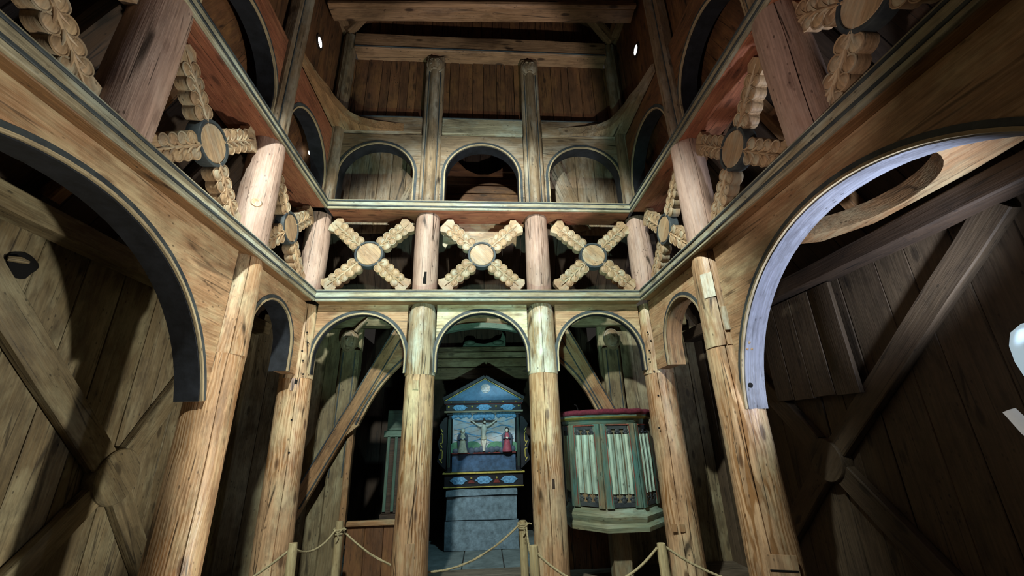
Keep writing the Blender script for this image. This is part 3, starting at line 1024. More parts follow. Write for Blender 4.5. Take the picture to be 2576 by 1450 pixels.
# horizontal string beam over the upper arches, one length per bay
for (a, b, lab) in ((-2.16, -0.96, 'left'), (-0.645, 0.60, 'middle'), (0.905, 2.13, 'right')):
    t = thing('string_beam', 'pale horizontal board over the %s upper arch of the end wall' % lab, 'beam', ((a + b) / 2, 5.16, 6.07), 'boards over the upper arches')
    m1 = MB()
    m1.beam((a, 5.20, 6.225), (b, 5.20, 6.225), 0.12, 0.30, (0, 0, 1), 0.01, 0.003)
    part(m1, 'board', M['fascia'] if lab == 'middle' else M['uppost'], t)
    m1 = MB()
    m1.beam((a, 5.14, 6.365), (b, 5.14, 6.365), 0.02, 0.02, (0, 0, 1), 0.003, 0.001)
    part(m1, 'black_line', M['line'], t, 'black line along the top edge')
t = thing('eaves_beam', 'horizontal eaves beam resting on the two mask-headed posts of the end wall', 'beam', (0, 5.15, 7.7))
m1 = MB()
m1.beam((-2.12, 5.20, 7.87), (2.08, 5.20, 7.87), 0.26, 0.33, (0, 0, 1), 0.015, 0.004)
part(m1, 'beam', M['beam'], t)
m1 = MB()
m1.beam((-2.1, 5.065, 7.74), (2.06, 5.065, 7.74), 0.014, 0.02, (0, 0, 1), 0.003, 0.001)
part(m1, 'black_line', M['line'], t)
one_beam('gable_beam', 'dark horizontal beam set back above the eaves beam', (-2.25, 5.38, 8.13), (2.2, 5.38, 8.13), 0.2, 0.18, M['dark'])
t = thing('tie_beam', 'roof tie beam crossing the nave at the top edge of the picture', 'beam', (0, 4.4, 7.6))
m1 = MB()
m1.beam((-2.28, 4.50, 7.80), (2.24, 4.26, 7.72), 0.24, 0.26, (0, 0, 1), 0.02, 0.005)
part(m1, 'beam', M['beam'], t)
m1 = MB()
m1.beam((-2.28, 4.36, 7.70), (2.24, 4.12, 7.62), 0.06, 0.07, (0, 0, 1), 0.01, 0.003)
part(m1, 'lower_moulding', M['beam'], t)
for s in (-1, 1):
    one_beam('corner_strut', 'short diagonal strut under the roof in the %s corner' % SIDEN[s], (sx(s, 2.25), 5.08, 8.06), (sx(s, 1.55), 4.85, 8.85), 0.16, 0.14, M['beam'], (0, -1, 0), 'strut', 'roof corner struts')
    one_beam('wall_plate_upper', 'high plate beam along the top of the %s nave wall' % SIDEN[s], (sx(s, 2.30), 0.4, 8.18), (sx(s, 2.30), 5.4, 8.18), 0.2, 0.2, M['beam'])
roof_slope('ceiling_left', (-2.5, 0.2, 8.25), (-2.5, 5.6, 8.25), (-0.02, 0.2, 11.6), (-0.02, 5.6, 11.6), M['upper'], 18)
roof_slope('ceiling_right', (2.46, 0.2, 8.25), (2.46, 5.6, 8.25), (-0.02, 0.2, 11.6), (-0.02, 5.6, 11.6), M['upper'], 18)

# horizontal corner knees at the level of the string beam
for s in (-1, 1):
    cv = [(2.22, 3.92), (2.19, 4.12), (2.16, 4.30), (2.10, 4.45), (2.08, 4.60), (2.02, 4.78), (1.95, 4.92), (1.82, 5.02), (1.62, 5.08), (1.40, 5.11), (1.22, 5.13)]
    poly = [(sx(s, a), b) for a, b in cv] + [(sx(s, 1.20), 5.14), (sx(s, 2.25), 5.14), (sx(s, 2.25), 3.90)]
    m1 = MB()
    m1.prism(poly, 0.14, (0, 0, 6.09), (1, 0, 0), (0, 1, 0), (0, 0, 1), grain='y')
    tag(m1.build('corner_knee', M['brace'] if s < 0 else M['uppost']), 'curved horizontal knee timber in the upper %s corner' % SIDEN[s], 'knee brace', 'upper corner knees')

# planks leaning diagonally behind the upper end arches
one_beam('leaning_plank', 'plank leaning diagonally behind the left upper arch', (-1.36, 5.575, 4.72), (-0.98, 5.575, 5.62), 0.22, 0.04, M['uppost'], (0, -1, 0), 'plank', 'leaning planks')
for i, (xa_, xb_) in enumerate(((1.36, 0.80), (1.52, 1.12), )):
    one_beam('leaning_plank', ('outer', 'inner')[i] + ' of the two planks fanned diagonally behind the right upper arch', (xa_, 5.58 - 0.034 * i, 4.62), (xb_, 5.58 - 0.034 * i, 5.86), 0.27, 0.03, M['uppost'], (0, -1, 0), 'plank', 'leaning planks')

# portholes high in the side walls
for s in (-1, 1):
    t = thing('porthole', 'small round daylight hole high in the %s nave wall' % SIDEN[s], 'window', (sx(s, 2.32), 4.44, 6.94 if s < 0 else 7.03), 'round portholes')
    c = V((sx(s, 2.322), 4.44, 7.02 if s < 0 else 7.12))
    m1 = MB()
    m1.lathe([(0.0, 0.0), (0.070, 0.0), (0.070, 0.006), (0, 0.006)], c, (-s, 0, 0), 28)
    part(m1, 'pane', M['glass'], t, 'bright daylight pane')
    m1 = MB()
    m1.lathe([(0.071, -0.02), (0.071, 0.012), (0.105, 0.012), (0.105, -0.02), (0.071, -0.02)], c, (-s, 0, 0), 28)
    part(m1, 'rim', M['dark'], t)
t = thing('light_slit', 'tiny bright slit seen through the upper arch of the left side nearest the end wall', 'window', (-2.5, 4.95, 5.2))
m1 = MB()
m1.lathe([(0.0, 0.0), (0.03, 0.0), (0.03, 0.006), (0, 0.006)], (-2.50, 5.02, 5.56), (1, -0.3, 0), 16)
part(m1, 'pane', M['glass'], t)

# rafters of the aisle roofs, seen behind the crosses
for s in (-1, 1):
    for i, yy in enumerate((1.5, 2.2, 2.95, 3.7, 4.5)):
        one_beam('aisle_rafter', '%s rafter of the %s aisle roof counted from the viewer, behind the carved crosses' % (('first', 'second', 'third', 'fourth', 'fifth')[i], SIDEN[s]), (sx(s, 3.33), yy, 3.47), (sx(s, 2.55), yy, 4.87), 0.13, 0.10, M['dark'] if i % 2 else M['sillb'], (0, 1, 0), 'rafter', 'aisle rafters')
    for i, yy in enumerate((2.55, 3.9)):
        one_beam('aisle_strut', '%s strut slanting inside the %s aisle roof behind the crosses' % (('nearer', 'farther')[i], SIDEN[s]), (sx(s, 2.62), yy, 3.40), (sx(s, 2.95), yy + 0.22, 4.1), 0.16, 0.10, M['post_pink'], (0, 1, 0), 'strut', 'aisle struts')
# pale scalloped board behind the middle cross
t = thing('scalloped_board', 'pale weathered board with a notched edge hanging behind the middle carved cross', 'board', (-0.05, 5.43, 4.45))
pts = [(-0.60, 4.30), (-0.56, 4.26), (-0.52, 4.32), (-0.3, 4.36), (-0.1, 4.33), (0.15, 4.36), (0.35, 4.31), (0.42, 4.36), (0.47, 4.30), (0.5, 4.75), (-0.60, 4.75)]
m1 = MB()
m1.prism(pts, 0.03, (0, 5.418, 0), (1, 0, 0), (0, 0, 1), (0, 1, 0))
part(m1, 'board', M['carve'], t)

# ------------------------------------------------------------------ aisle walls: cross braces, disc, knees
def wall_cross(s, yc, zc, arms, r, mat, label):
    x = -3.42 if s < 0 else 3.40
    nx = -s
    t = thing('wall_brace_cross', label, 'brace', (x + nx * 0.04, yc, 0.3), 'crossed braces of the aisle walls')
    for k, (ya, za, wd) in enumerate(arms):
        d = (V((0, ya - yc, za - zc))).normalized()
        m1 = MB()
        m1.beam(V((x + nx * 0.045, yc, zc)) + d * (r * 0.9), (x + nx * 0.045, ya, za), wd, 0.085, (nx, 0, 0), 0.01, 0.003)
        part(m1, 'brace_arm', mat, t)
    m1 = MB()
    m1.lathe([(0, 0.11), (r * 0.96, 0.11), (r, 0.10), (r, 0.0), (0, 0.0)], (x + nx * 0.006, yc, zc), (nx, 0, 0), 36)
    part(m1, 'disc', mat, t, 'round board covering the crossing')


wall_cross(-1, 4.30, 1.40, ((2.42, 3.10, 0.25), (5.35, 3.05, 0.2), (5.2, 0.25, 0.2), (3.15, 0.25, 0.2)), 0.24, M['aisle'], 'crossed braces with a round board on the left aisle wall')
wall_cross(1, 4.08, 1.38, ((2.10, 3.02, 0.2), (5.3, 2.7, 0.22), (2.75, 0.05, 0.22), (5.25, 0.3, 0.2)), 0.2, M['aisle_r'], 'crossed braces with a round board on the right aisle wall')
t = thing('planked_panel', 'planked hatch panel hanging high on the right aisle wall behind the wide arch', 'panel', (3.33, 4.05, 1.95))
for i in range(4):
    m1 = MB()
    ya = 3.58 + i * 0.27
    m1.beam((3.287, ya, 1.95 + 0.01 * (i % 2)), (3.287, ya, 2.98), 0.265, 0.04, (-1, 0, 0), 0.006, 0.002)
    part(m1, 'plank', M['aisle_r'], t)
# hole with a peg in the left wall
t = thing('wall_hole', 'dark ragged hole with a stub of wood in the left aisle wall', 'hole', (-3.415, 3.07, 2.9))
m1 = MB()
pts = [(3.01 + 0.10 * math.cos(a) * (1 + 0.2 * math.sin(3 * a)), 2.93 + 0.10 * math.sin(a)) for a in [2 * PI * i / 20 for i in range(20)]]
m1.prism(pts, 0.008, (-3.408, 0, 0), (0, 1, 0), (0, 0, 1), (-1, 0, 0))
part(m1, 'opening', M['hole'], t, 'black opening')
m1 = MB()
m1.tube([(-3.40, 2.90, 2.94), (-3.37, 2.95, 2.95), (-3.36, 3.0, 2.95)], [0.02, 0.025, 0.012], 8)
part(m1, 'stub', M['aisle'], t)

# curved knees inside the aisles (horizontal, between arch crown and wall plate)
for s in (1,):
    yk, yw, zk = 1.74, 3.06, 3.20
    x0_, x1_ = 2.40, 3.12
    outer = [(x0_, yk - 0.24), (x1_, yk - 0.24), (x1_ + 0.05, yk + 0.3), (x1_ + 0.03, yw - 0.35), (x1_ - 0.15, yw - 0.02), (x1_ - 0.4, yw + 0.06), (x0_ + 0.0, yw + 0.08)]
    inner = []
    for i in range(25):
        a = PI / 2 - (PI) * i / 24
        q = abs(math.cos(a))
        inner.append((x0_ + 0.02 + 0.66 * math.cos(a) ** 0.8 if math.cos(a) > 0 else x0_ + 0.02, (yk + yw) / 2 + (yw - yk) / 2 * 0.90 * math.sin(a)))
    poly = [(sx(s, a), b) for a, b in outer] + [(sx(s, a), b) for a, b in inner]
    m1 = MB()
    m1.prism(poly, 0.14, (0, 0, zk), (1, 0, 0), (0, 1, 0), (0, 0, 1), grain='y')
    tag(m1.build('aisle_knee', M['brace']), 'curved horizontal knee timber in the %s aisle seen through the wide arch' % SIDEN[s], 'knee brace', 'aisle knees')

# ------------------------------------------------------------------ east wall: masks on half columns, braces, chancel opening
for s in (-1, 1):
    x = -2.0 if s < 0 else 1.985
    t = thing('wall_column', 'half-round wall column with a carved face, seen through the lower arch %s' % ('left of the altar' if s < 0 else 'above the pulpit'), 'column', (x, 6.27, 0), 'masked wall columns')
    m1 = MB()
    m1.beam((x, 6.267, 0.0), (x, 6.267, 2.94), 0.27, 0.135, (0, -1, 0), 0.03, 0.003)
    sh_ = part(m1, 'shaft', M['aisle'], t)
    for k in (-0.09, 0.085):
        m1 = MB()
        m1.beam((x + k, 6.197, 1.2), (x + k, 6.197, 2.9), 0.016, 0.012, (0, -1, 0), 0.003, 0.001, tint=0)
        part(m1, 'black_line', M['line'], sh_, 'black groove on the shaft')
    carved_mask(t, (x, 6.16, 3.06), (0, -1, 0), 0.125, M['uppost'])
    if s < 0:
        m1 = MB()
        m1.tube([(x + 0.08, 6.12, 3.20), (x + 0.15, 6.11, 3.29), (x + 0.24, 6.11, 3.40)], [0.035, 0.03, 0.008], 8)
        part(m1, 'horn', M['uppost'], t, 'horn-like stub above the face')
one_beam('wall_plate', 'horizontal plate beam at the top of the wall behind the end arcade', (-3.3, 6.26, 3.40), (3.25, 6.26, 3.40), 0.16, 0.20, M['aisle'], group='wall plates of the aisles')


def brace(s):
    f = lambda a: sx(s, a)
    t = thing('moulded_brace', 'moulded diagonal brace with a curved bracket, on the wall %s' % ('left of the altar' if s < 0 else 'behind the pulpit'), 'brace', (f(2.0), 6.2, 0.7), 'diagonal braces of the chancel opening')
    m1 = MB()
    p0, p1 = V((f(2.55), 6.13, 0.62)), V((f(1.22), 6.13, 3.22))
    m1.beam(p0, p1, 0.20, 0.10, (0, -1, 0), 0.012, 0.003)
    part(m1, 'brace_arm', M['brace'], t)
    d = (p1 - p0).normalized()
    sd = V((d.z, 0, -d.x))
    for k in (-0.085, 0.075):
        m1 = MB()
        q = V((0, -0.053, 0)) + sd * k
        m1.beam(p0 + d * 0.3 + q, p1 + q, 0.018, 0.012, (0, -1, 0), 0.003, 0.001, tint=0)
        part(m1, 'black_line', M['line'], t, 'black moulding line')
    # curved bracket under the brace
    cv, ou = [], []
    for i in range(17):
        u = i / 16
        ax, az = 1.80 + (1.02 - 1.80) * u, 1.92 + (2.98 - 1.92) * u
        b = 0.10 * math.sin(PI * u) - 0.02
        cv.append((f(ax + 0.80 * b - 0.07), az + 0.6 * b - 0.05))
    ou = [(f(1.14), 3.16), (f(1.90), 1.70)]
    m1 = MB()
    m1.prism(cv + ou, 0.075, (0, 6.105, 0), (1, 0, 0), (0, 0, 1), (0, 1, 0))
    part(m1, 'curved_bracket', M['brace'], t)
    path = [V((a, 6.10, b)) for a, b in cv]
    sides = []
    for i in range(len(path)):
        tg = (path[min(i + 1, 16)] - path[max(i - 1, 0)]).normalized()
        q = V((0, -1, 0)).cross(tg)
        if q.x * s < 0:
            q = -q
        sides.append(q.normalized())
    m1 = MB()
    m1.strip(path, sides, (0, -1, 0), 0.03, 0.05, -0.01, 0.01, tint=0)
    part(m1, 'black_line', M['line'], t, 'black moulding line')


brace(-1)
brace(1)
# jambs of the chancel opening
for s in (-1, 1):
    one_beam('opening_jamb', 'upright jamb board of the chancel opening %s' % ('left of the altar' if s < 0 else 'behind the pulpit'), (sx(s, 1.83), 6.24, 0.0), (sx(s, 1.83), 6.24, 1.95), 0.08, 0.12, M['brace'], (0, -1, 0), 'jamb', 'opening jambs')
# curved lintel above the chancel opening
t = thing('chancel_lintel', 'slightly arched moulded lintel seen inside the middle lower arch', 'beam', (0, 6.25, 3.0))
for nm, z0, hh, mm, yo in (('arched_beam', 3.34, 0.08, 'brace', 0.0), ('lower_moulding', 3.25, 0.08, 'cab', -0.05)):
    path, sides = [], []
    for i in range(25):
        x = -1.15 + 2.28 * i / 24
        path.append(V((x, 6.28 + yo, z0 - 0.30 * ((x + 0.02) / 1.15) ** 2)))
        sides.append(V((0, 0, 1)))
    m1 = MB()
    m1.strip(path, sides, (0, -1, 0), 0, hh, 0, 0.10)
    part(m1, nm, M[mm], t)

# screens left and right of the chancel entrance
def screen(x0_, x1_, label):
    t = thing('chancel_screen', label, 'screen', ((x0_ + x1_) / 2, 6.28, 0), 'low plank screens of the chancel')
    m1 = MB()
    x = x0_
    while x < x1_ - 0.02:
        wd = min(0.24, x1_ - x)
        m1.beam((x + wd / 2, 6.28, 0), (x + wd / 2, 6.28, 0.60), wd - 0.005, 0.04, (0, -1, 0), 0.005, 0.002)
        x += wd
    part(m1, 'panel', M['upper'], t)
    m1 = MB()
    m1.beam((x0_, 6.27, 0.63), (x1_, 6.27, 0.63), 0.10, 0.06, (0, 0, 1), 0.008, 0.002)
    part(m1, 'cap_rail', M['brace'], t)


screen(-1.80, -0.98, 'low plank screen with a rail left of the altar, behind the barrier stake')
screen(0.95, 1.78, 'low plank screen with a rail under the pulpit')

# timbers at the back of the chancel
t = thing('chancel_beams', 'stack of heavy horizontal beams with carved ends above the altarpiece', 'beam', (0, 8.7, 2.8))
for i, (z, h_, d_) in enumerate(((2.92, 0.24, 0.2), (3.14, 0.18, 0.16), (3.30, 0.13, 0.2), (3.43, 0.11, 0.14))):
    m1 = MB()
    m1.beam((-1.5, 8.75 - d_ / 2, z), (1.45, 8.75 - d_ / 2, z), d_, h_ - 0.01, (0, 0, 1), 0.012, 0.004)
    part(m1, 'beam', M['aisle'], t)
m1 = MB()
cv = [(-0.45, 3.49), (-0.38, 3.62), (-0.2, 3.56), (0, 3.54), (0.18, 3.57), (0.36, 3.66), (0.40, 3.80), (0.46, 3.66), (0.46, 3.49)]
m1.prism(cv, 0.08, (0, 8.60, 0), (1, 0, 0), (0, 0, 1), (0, 1, 0))
for sx_ in (-0.3, 0.3):
    m1.blob((sx_, 8.58, 3.56), (0.12, 0, 0), (0, 0, 0.06), (0, 0.05, 0))
part(m1, 'carved_crest', M['cab'], t, 'greenish carved crest on the top beam')

# ------------------------------------------------------------------ altar and altarpiece
ALX, ALY = -0.03, 7.50
t = thing('stone_altar', 'blue-grey stone altar block under the altarpiece', 'altar', (ALX, ALY + 0.35, 0))


def rough_block(mb, x0_, x1_, y0_, y1_, z0_, z1_, amp):
    nx, nz, ny = 14, 6, 6
    def grid(fn, a, b):
        vs = [fn(i / a, j / b) for i in range(a + 1) for j in range(b + 1)]
        fs = [(i * (b + 1) + j, (i + 1) * (b + 1) + j, (i + 1) * (b + 1) + j + 1, i * (b + 1) + j + 1) for i in range(a) for j in range(b)]
        mb.add(vs, fs, None, 0)
    def w(p, n):
        q = V(p)
        return q + V(n) * (noise.noise(q * 5) * amp) + V((noise.noise(q * 3 + V((9, 0, 0))), noise.noise(q * 3 + V((0, 9, 0))), noise.noise(q * 3))) * amp * 0.8
    X, Y_, Z_ = (lambda u: x0_ + (x1_ - x0_) * u), (lambda u: y0_ + (y1_ - y0_) * u), (lambda u: z0_ + (z1_ - z0_) * u)
    grid(lambda u, v_: w((X(u), y0_, Z_(v_)), (0, 0, 0)), nx, nz)
    grid(lambda u, v_: w((X(u), Y_(v_), z1_), (0, 0, 0)), nx, ny)
    grid(lambda u, v_: w((x0_, Y_(u), Z_(v_)), (0, 0, 0)), ny, nz)
    grid(lambda u, v_: w((x1_, Y_(u), Z_(v_)), (0, 0, 0)), ny, nz)
    grid(lambda u, v_: w((X(u), Y_(v_), z0_), (0, 0, 0)), nx, ny)


for nm, (a, b, c, d, e, f, am) in (('lower_block', (-0.62, 0.56, 7.48, 8.2, 0.0, 0.405, 0.012)), ('upper_block', (-0.605, 0.54, 7.50, 8.2, 0.42, 0.765, 0.012)), ('top_slab', (-0.62, 0.55, 7.47, 8.2, 0.775, 0.86, 0.02))):
    m1 = MB()
    rough_block(m1, a, b, c, d, e, f, am)
    part(m1, nm, M['stone'], t)

A = thing('altarpiece', 'black and blue painted altarpiece with a carved crucifixion and a gable', 'altarpiece', (0.0, 7.85, 0.86))
FYA = 7.58       # front plane of the frame


def abox(name, x0_, x1_, z0_, z1_, y0_, y1_, mat, label=None, par=None, bev=0.004):
    m1 = MB()
    m1.box(((x0_ + x1_) / 2, (y0_ + y1_) / 2, (z0_ + z1_) / 2), (x1_ - x0_, y1_ - y0_, z1_ - z0_), bev, tint=0)
    return part(m1, name, mat, par or A, label)


abox('body', -0.60, 0.60, 0.87, 2.27, 7.72, 7.9, M['ablack'])
pred = abox('predella', -0.66, 0.66, 0.90, 1.10, FYA, 7.74, M['ablack'])
abox('gilt_moulding', -0.69, 0.69, 1.095, 1.118, FYA - 0.035, 7.74, M['agold'])
abox('gilt_moulding', -0.67, 0.67, 0.885, 0.900, FYA - 0.02, 7.74, M['agold'])


def cartouche(par, x, z, a, b):
    m1 = MB()
    pts = []
    for i in range(32):
        th = 2 * PI * i / 32
        r = 1 + 0.10 * math.cos(6 * th)
        pts.append((x + a * r * math.cos(th), z + b * r * math.sin(th) * (1.0 - 0.35 * abs(math.cos(th)) ** 3)))
    m1.prism(pts, 0.014, (0, FYA - 0.013, 0), (1, 0, 0), (0, 0, 1), (0, 1, 0))
    for k in range(5):
        m1.blob((x + a * 0.36 * (k - 2), FYA - 0.013, z + 0.012 * (-1) ** k), (a * 0.16, 0, 0), (0, 0, b * 0.45), (0, 0.008, 0), 10, 6)
    part(m1, 'cartouche', M['acart'], par, 'pale blue carved cartouche')


def rosette(par, x, z, r=0.017, mat='agold'):
    m1 = MB()
    for k in range(5):
        a = 2 * PI * k / 5
        m1.blob((x + math.cos(a) * r * 0.6, FYA - 0.008, z + math.sin(a) * r * 0.6), (r * 0.5, 0, 0), (0, 0, r * 0.5), (0, 0.008, 0), 8, 5)
    m1.blob((x, FYA - 0.012, z), (r * 0.4, 0, 0), (0, 0, r * 0.4), (0, 0.01, 0), 8, 5)
    part(m1, 'rosette', M[mat], par)


for x in (-0.425, 0.0, 0.425):
    cartouche(pred, x, 0.995, 0.135, 0.058)
for x in (-0.21, 0.215):
    m1 = MB()
    m1.prism([(x - 0.06, 0.95), (x + 0.06, 0.95), (x + 0.03, 0.995), (x - 0.03, 0.995)], 0.01, (0, FYA - 0.008, 0), (1, 0, 0), (0, 0, 1), (0, 1, 0))
    part(m1, 'red_field', M['ared'], pred)
    rosette(pred, x, 1.025)
# framed picture
rel = abox('relief_panel', -0.545, 0.545, 1.425, 2.10, FYA + 0.045, 7.72, M['asky'], 'painted relief background of pale clouds')
abox('inscription_panel', -0.545, 0.545, 1.125, 1.405, FYA + 0.06, 7.72, M['ainsc'], 'dark blue worn inscription panel')
abox('inner_rail', -0.55, 0.55, 1.405, 1.425, FYA + 0.02, 7.72, M['ared'])
for x in (-0.60, 0.60):
    m1 = MB()
    m1.shaft((x, FYA + 0.04, 1.14), (x, FYA + 0.04, 2.04), 0.036, 0.031, 18, None, 0.0)
    cl = part(m1, 'column', M['ablack'], A)
    m1 = MB()
    for k in (-0.018, 0.0, 0.018):
        m1.tube([(x + k, FYA + 0.003 + abs(k) * 0.3, 1.2), (x + k * 0.9, FYA + 0.008 + abs(k) * 0.3, 1.98)], 0.0035, 6)
    part(m1, 'gilt_fluting', M['cab'], cl)
    m1 = MB()
    m1.box((x, FYA + 0.04, 2.062), (0.1, 0.09, 0.04), 0.008)
    part(m1, 'capital', M['ablack'], cl)
    m1 = MB()
    m1.box((x, FYA + 0.04, 1.13), (0.1, 0.09, 0.02), 0.006)
    part(m1, 'base', M['ablack'], cl)
# clouds and hills
for (x, z, a, b) in ((-0.40, 2.05, 0.15, 0.055), (0.0, 2.03, 0.16, 0.06), (0.40, 2.05, 0.15, 0.06)):
    m1 = MB()
    for k in range(7):
        m1.blob((x + a * (k - 3) / 3.2, FYA + 0.04, z + 0.012 * ((k * 7) % 3 - 1)), (a * 0.3, 0, 0), (0, 0, b), (0, 0.02, 0), 12, 6)
    part(m1, 'cloud', M['acart'], rel)
for i in range(8):
    m1 = MB()
    z = 1.56 + 0.055 * i
    pts = [V((-0.52 + 1.04 * k / 14, FYA + 0.045, z + 0.03 * math.sin(k * 0.9 + i * 2.0))) for k in range(15)]
    m1.tube(pts, [0.003 + 0.009 * abs(math.sin(k * 0.5 + i)) for k in range(15)], 6)
    part(m1, 'cloud_band', M['acart'] if i % 2 else M['asky'], rel)
for (x, z, a, b) in ((-0.48, 1.5, 0.12, 0.10), (-0.2, 1.50, 0.16, 0.11), (0.22, 1.50, 0.17, 0.10), (0.5, 1.5, 0.10, 0.09)):
    m1 = MB()
    pts = [(x + a * math.cos(th), z + b * math.sin(th)) for th in [PI * k / 16 for k in range(17)]] + [(x - a, 1.43), (x + a, 1.43)]
    m1.prism(pts, 0.02, (0, FYA + 0.03, 0), (1, 0, 0), (0, 0, 1), (0, 1, 0))
    part(m1, 'hill', M['agreen'], rel)
m1 = MB()
for k in range(12):
    m1.blob((-0.48 + k * 0.088, FYA + 0.025, 1.455 + 0.01 * (k % 3)), (0.06, 0, 0), (0, 0, 0.045 + 0.01 * (k % 2)), (0, 0.02, 0), 10, 6)
part(m1, 'rocky_ground', M['acloak'], rel)
# crucified figure
m1 = MB()
m1.box((0.0, FYA + 0.03, 1.935), (0.46, 0.02, 0.035), 0.003, tint=0)
m1.box((0.0, FYA + 0.033, 1.72), (0.035, 0.02, 0.55), 0.003, tint=0, axis=2)
part(m1, 'cross', M['ahair'], rel, 'brown wooden cross')
fy = FYA + 0.012
m1 = MB()
m1.tube([(0, fy, 1.885), (0, fy, 1.85), (0.0, fy, 1.80), (-0.004, fy, 1.74), (-0.008, fy, 1.70), (-0.004, fy, 1.66)], [0.017, 0.045, 0.05, 0.042, 0.036, 0.042], 12)
for k in (-1, 1):
    m1.tube([(k * 0.03, fy, 1.85), (k * 0.09, fy, 1.863), (k * 0.15, fy, 1.90), (k * 0.205, fy, 1.94), (k * 0.228, fy, 1.95)], [0.020, 0.017, 0.013, 0.010, 0.011], 8)
    m1.tube([(k * 0.02, fy, 1.67), (k * 0.020, fy - 0.008, 1.60), (k * 0.014, fy - 0.012, 1.54), (k * 0.010, fy - 0.004, 1.47), (k * 0.012, fy - 0.018, 1.445)], [0.027, 0.024, 0.017, 0.012, 0.011], 8)
m1.blob((0.012, fy - 0.012, 1.918), (0.022, 0, 0), (0, 0, 0.03), (0, 0.022, 0), 12, 8)
fig = part(m1, 'crucified_figure', M['askin'], rel, 'pale carved figure with outstretched arms')
m1 = MB()
m1.blob((0.012, fy - 0.002, 1.932), (0.028, 0, 0), (0, 0, 0.03), (0, 0.024, 0), 10, 6)
m1.blob((0.014, fy - 0.020, 1.896), (0.016, 0, 0), (0, 0, 0.016), (0, 0.012, 0), 10, 6)
part(m1, 'hair', M['ahair'], rel)
m1 = MB()
m1.tube([(-0.004, fy - 0.004, 1.70), (-0.004, fy - 0.004, 1.67), (-0.002, fy - 0.004, 1.635)], [0.040, 0.050, 0.048], 12)
part(m1, 'loincloth', M['arobe'], rel)


def saint(x, robe, cloak, head_cloth, nm, lab):
    m1 = MB()
    m1.tube([(x, fy, 1.43), (x, fy, 1.50), (x, fy, 1.60), (x, fy, 1.68), (x, fy, 1.735)], [0.085, 0.072, 0.052, 0.055, 0.025], 14)
    g = part(m1, nm, robe, rel, lab)
    m1 = MB()
    for k in (-1, 1):
        m1.tube([(x + k * 0.03, fy, 1.735), (x + k * 0.066, fy - 0.004, 1.69), (x + k * 0.068, fy - 0.008, 1.60), (x + k * 0.066, fy, 1.47)], [0.02, 0.03, 0.026, 0.018], 8)
        m1.tube([(x + k * 0.06, fy - 0.02, 1.69), (x + k * 0.06, fy - 0.035, 1.64), (x + k * 0.012, fy - 0.055, 1.65)], [0.022, 0.02, 0.013], 8)
    part(m1, 'cloak', cloak, rel)
    m1 = MB()
    m1.blob((x, fy - 0.01, 1.775), (0.027, 0, 0), (0, 0, 0.036), (0, 0.026, 0), 12, 8)
    m1.blob((x - 0.008, fy - 0.062, 1.652), (0.014, 0, 0), (0, 0, 0.018), (0, 0.012, 0), 8, 6)
    m1.blob((x + 0.008, fy - 0.062, 1.648), (0.014, 0, 0), (0, 0, 0.018), (0, 0.012, 0), 8, 6)
    part(m1, 'head_and_hands', M['askin'], rel)
    m1 = MB()
    m1.blob((x, fy + 0.006, 1.785), (0.04, 0, 0), (0, 0, 0.042), (0, 0.026, 0), 12, 8)
    m1.blob((x, fy + 0.004, 1.735), (0.042, 0, 0), (0, 0, 0.03), (0, 0.02, 0), 12, 8)
    part(m1, 'headcloth', head_cloth, rel)


saint(-0.365, M['arobe'], M['acloak'], M['arobe'], 'mourning_figure', 'mourning figure in a pale robe')
saint(0.40, M['arobe_r'], M['acloak'], M['ahair'], 'mourning_figure', 'mourning figure in a red robe')
# entablature
abox('cornice', -0.69, 0.69, 2.085, 2.115, FYA - 0.05, 7.74, M['pwood'])
fr = abox('frieze', -0.665, 0.665, 2.115, 2.225, FYA, 7.74, M['ablack'])
for x in (-0.425, 0.0, 0.425):
    cartouche(fr, x, 2.168, 0.125, 0.050)
for x in (-0.62, -0.21, 0.215, 0.62):
    rosette(fr, x, 2.185)
abox('red_fillet', -0.68, 0.68, 2.225, 2.238, FYA - 0.02, 7.74, M['ared'])
tc_ = abox('top_cornice', -0.70, 0.70, 2.238, 2.29, FYA - 0.03, 7.74, M['ablack'])
for k in range(6):
    m1 = MB()
    m1.blob((-0.58 + 0.23 * k, FYA - 0.034, 2.262), (0.013, 0, 0), (0, 0, 0.010), (0, 0.008, 0), 8, 6)
    part(m1, 'stud', M['agold'], tc_)
# gable
m1 = MB()
m1.prism([(-0.70, 2.29), (0.70, 2.29), (0.02, 2.68)], 0.14, (0, FYA + 0.01, 0), (1, 0, 0), (0, 0, 1), (0, 1, 0))
gb = part(m1, 'gable', M['ablue'], A, 'blue triangular gable field')
for nm, off_, wd, mt in (('gable_moulding', 0.022, 0.055, 'ablack'), ('gilt_line', -0.018, 0.012, 'agold')):
    for k in (-1, 1):
        a, b = V((0.71 * k, FYA - 0.005, 2.30)), V((0.02, FYA - 0.005, 2.69))
        d = (b - a).normalized()
        n_ = V((-d.z * k, 0, d.x * k)) * (1 if k < 0 else 1)
        if n_.z < 0:
            n_ = -n_
        m1 = MB()
        m1.beam(a + n_ * off_ - d * 0.0, b + n_ * off_, wd, 0.05 if mt == 'ablack' else 0.03, (0, -1, 0), 0.004, 0, tint=0)
        part(m1, nm, M[mt], gb)
m1 = MB()
m1.lathe([(0.0, 0.012), (0.07, 0.012), (0.085, 0.002), (0.085, 0)], (0.03, FYA + 0.01, 2.50), (0, -1, 0), 24)
for k in range(6):
    a = 2 * PI * k / 6
    m1.blob((0.03 + 0.05 * math.cos(a), FYA - 0.005, 2.50 + 0.05 * math.sin(a)), (0.03, 0, 0), (0, 0, 0.024), (0, 0.014, 0), 10, 6)
part(m1, 'gable_medallion', M['asky'], gb, 'pale carved medallion in the gable')
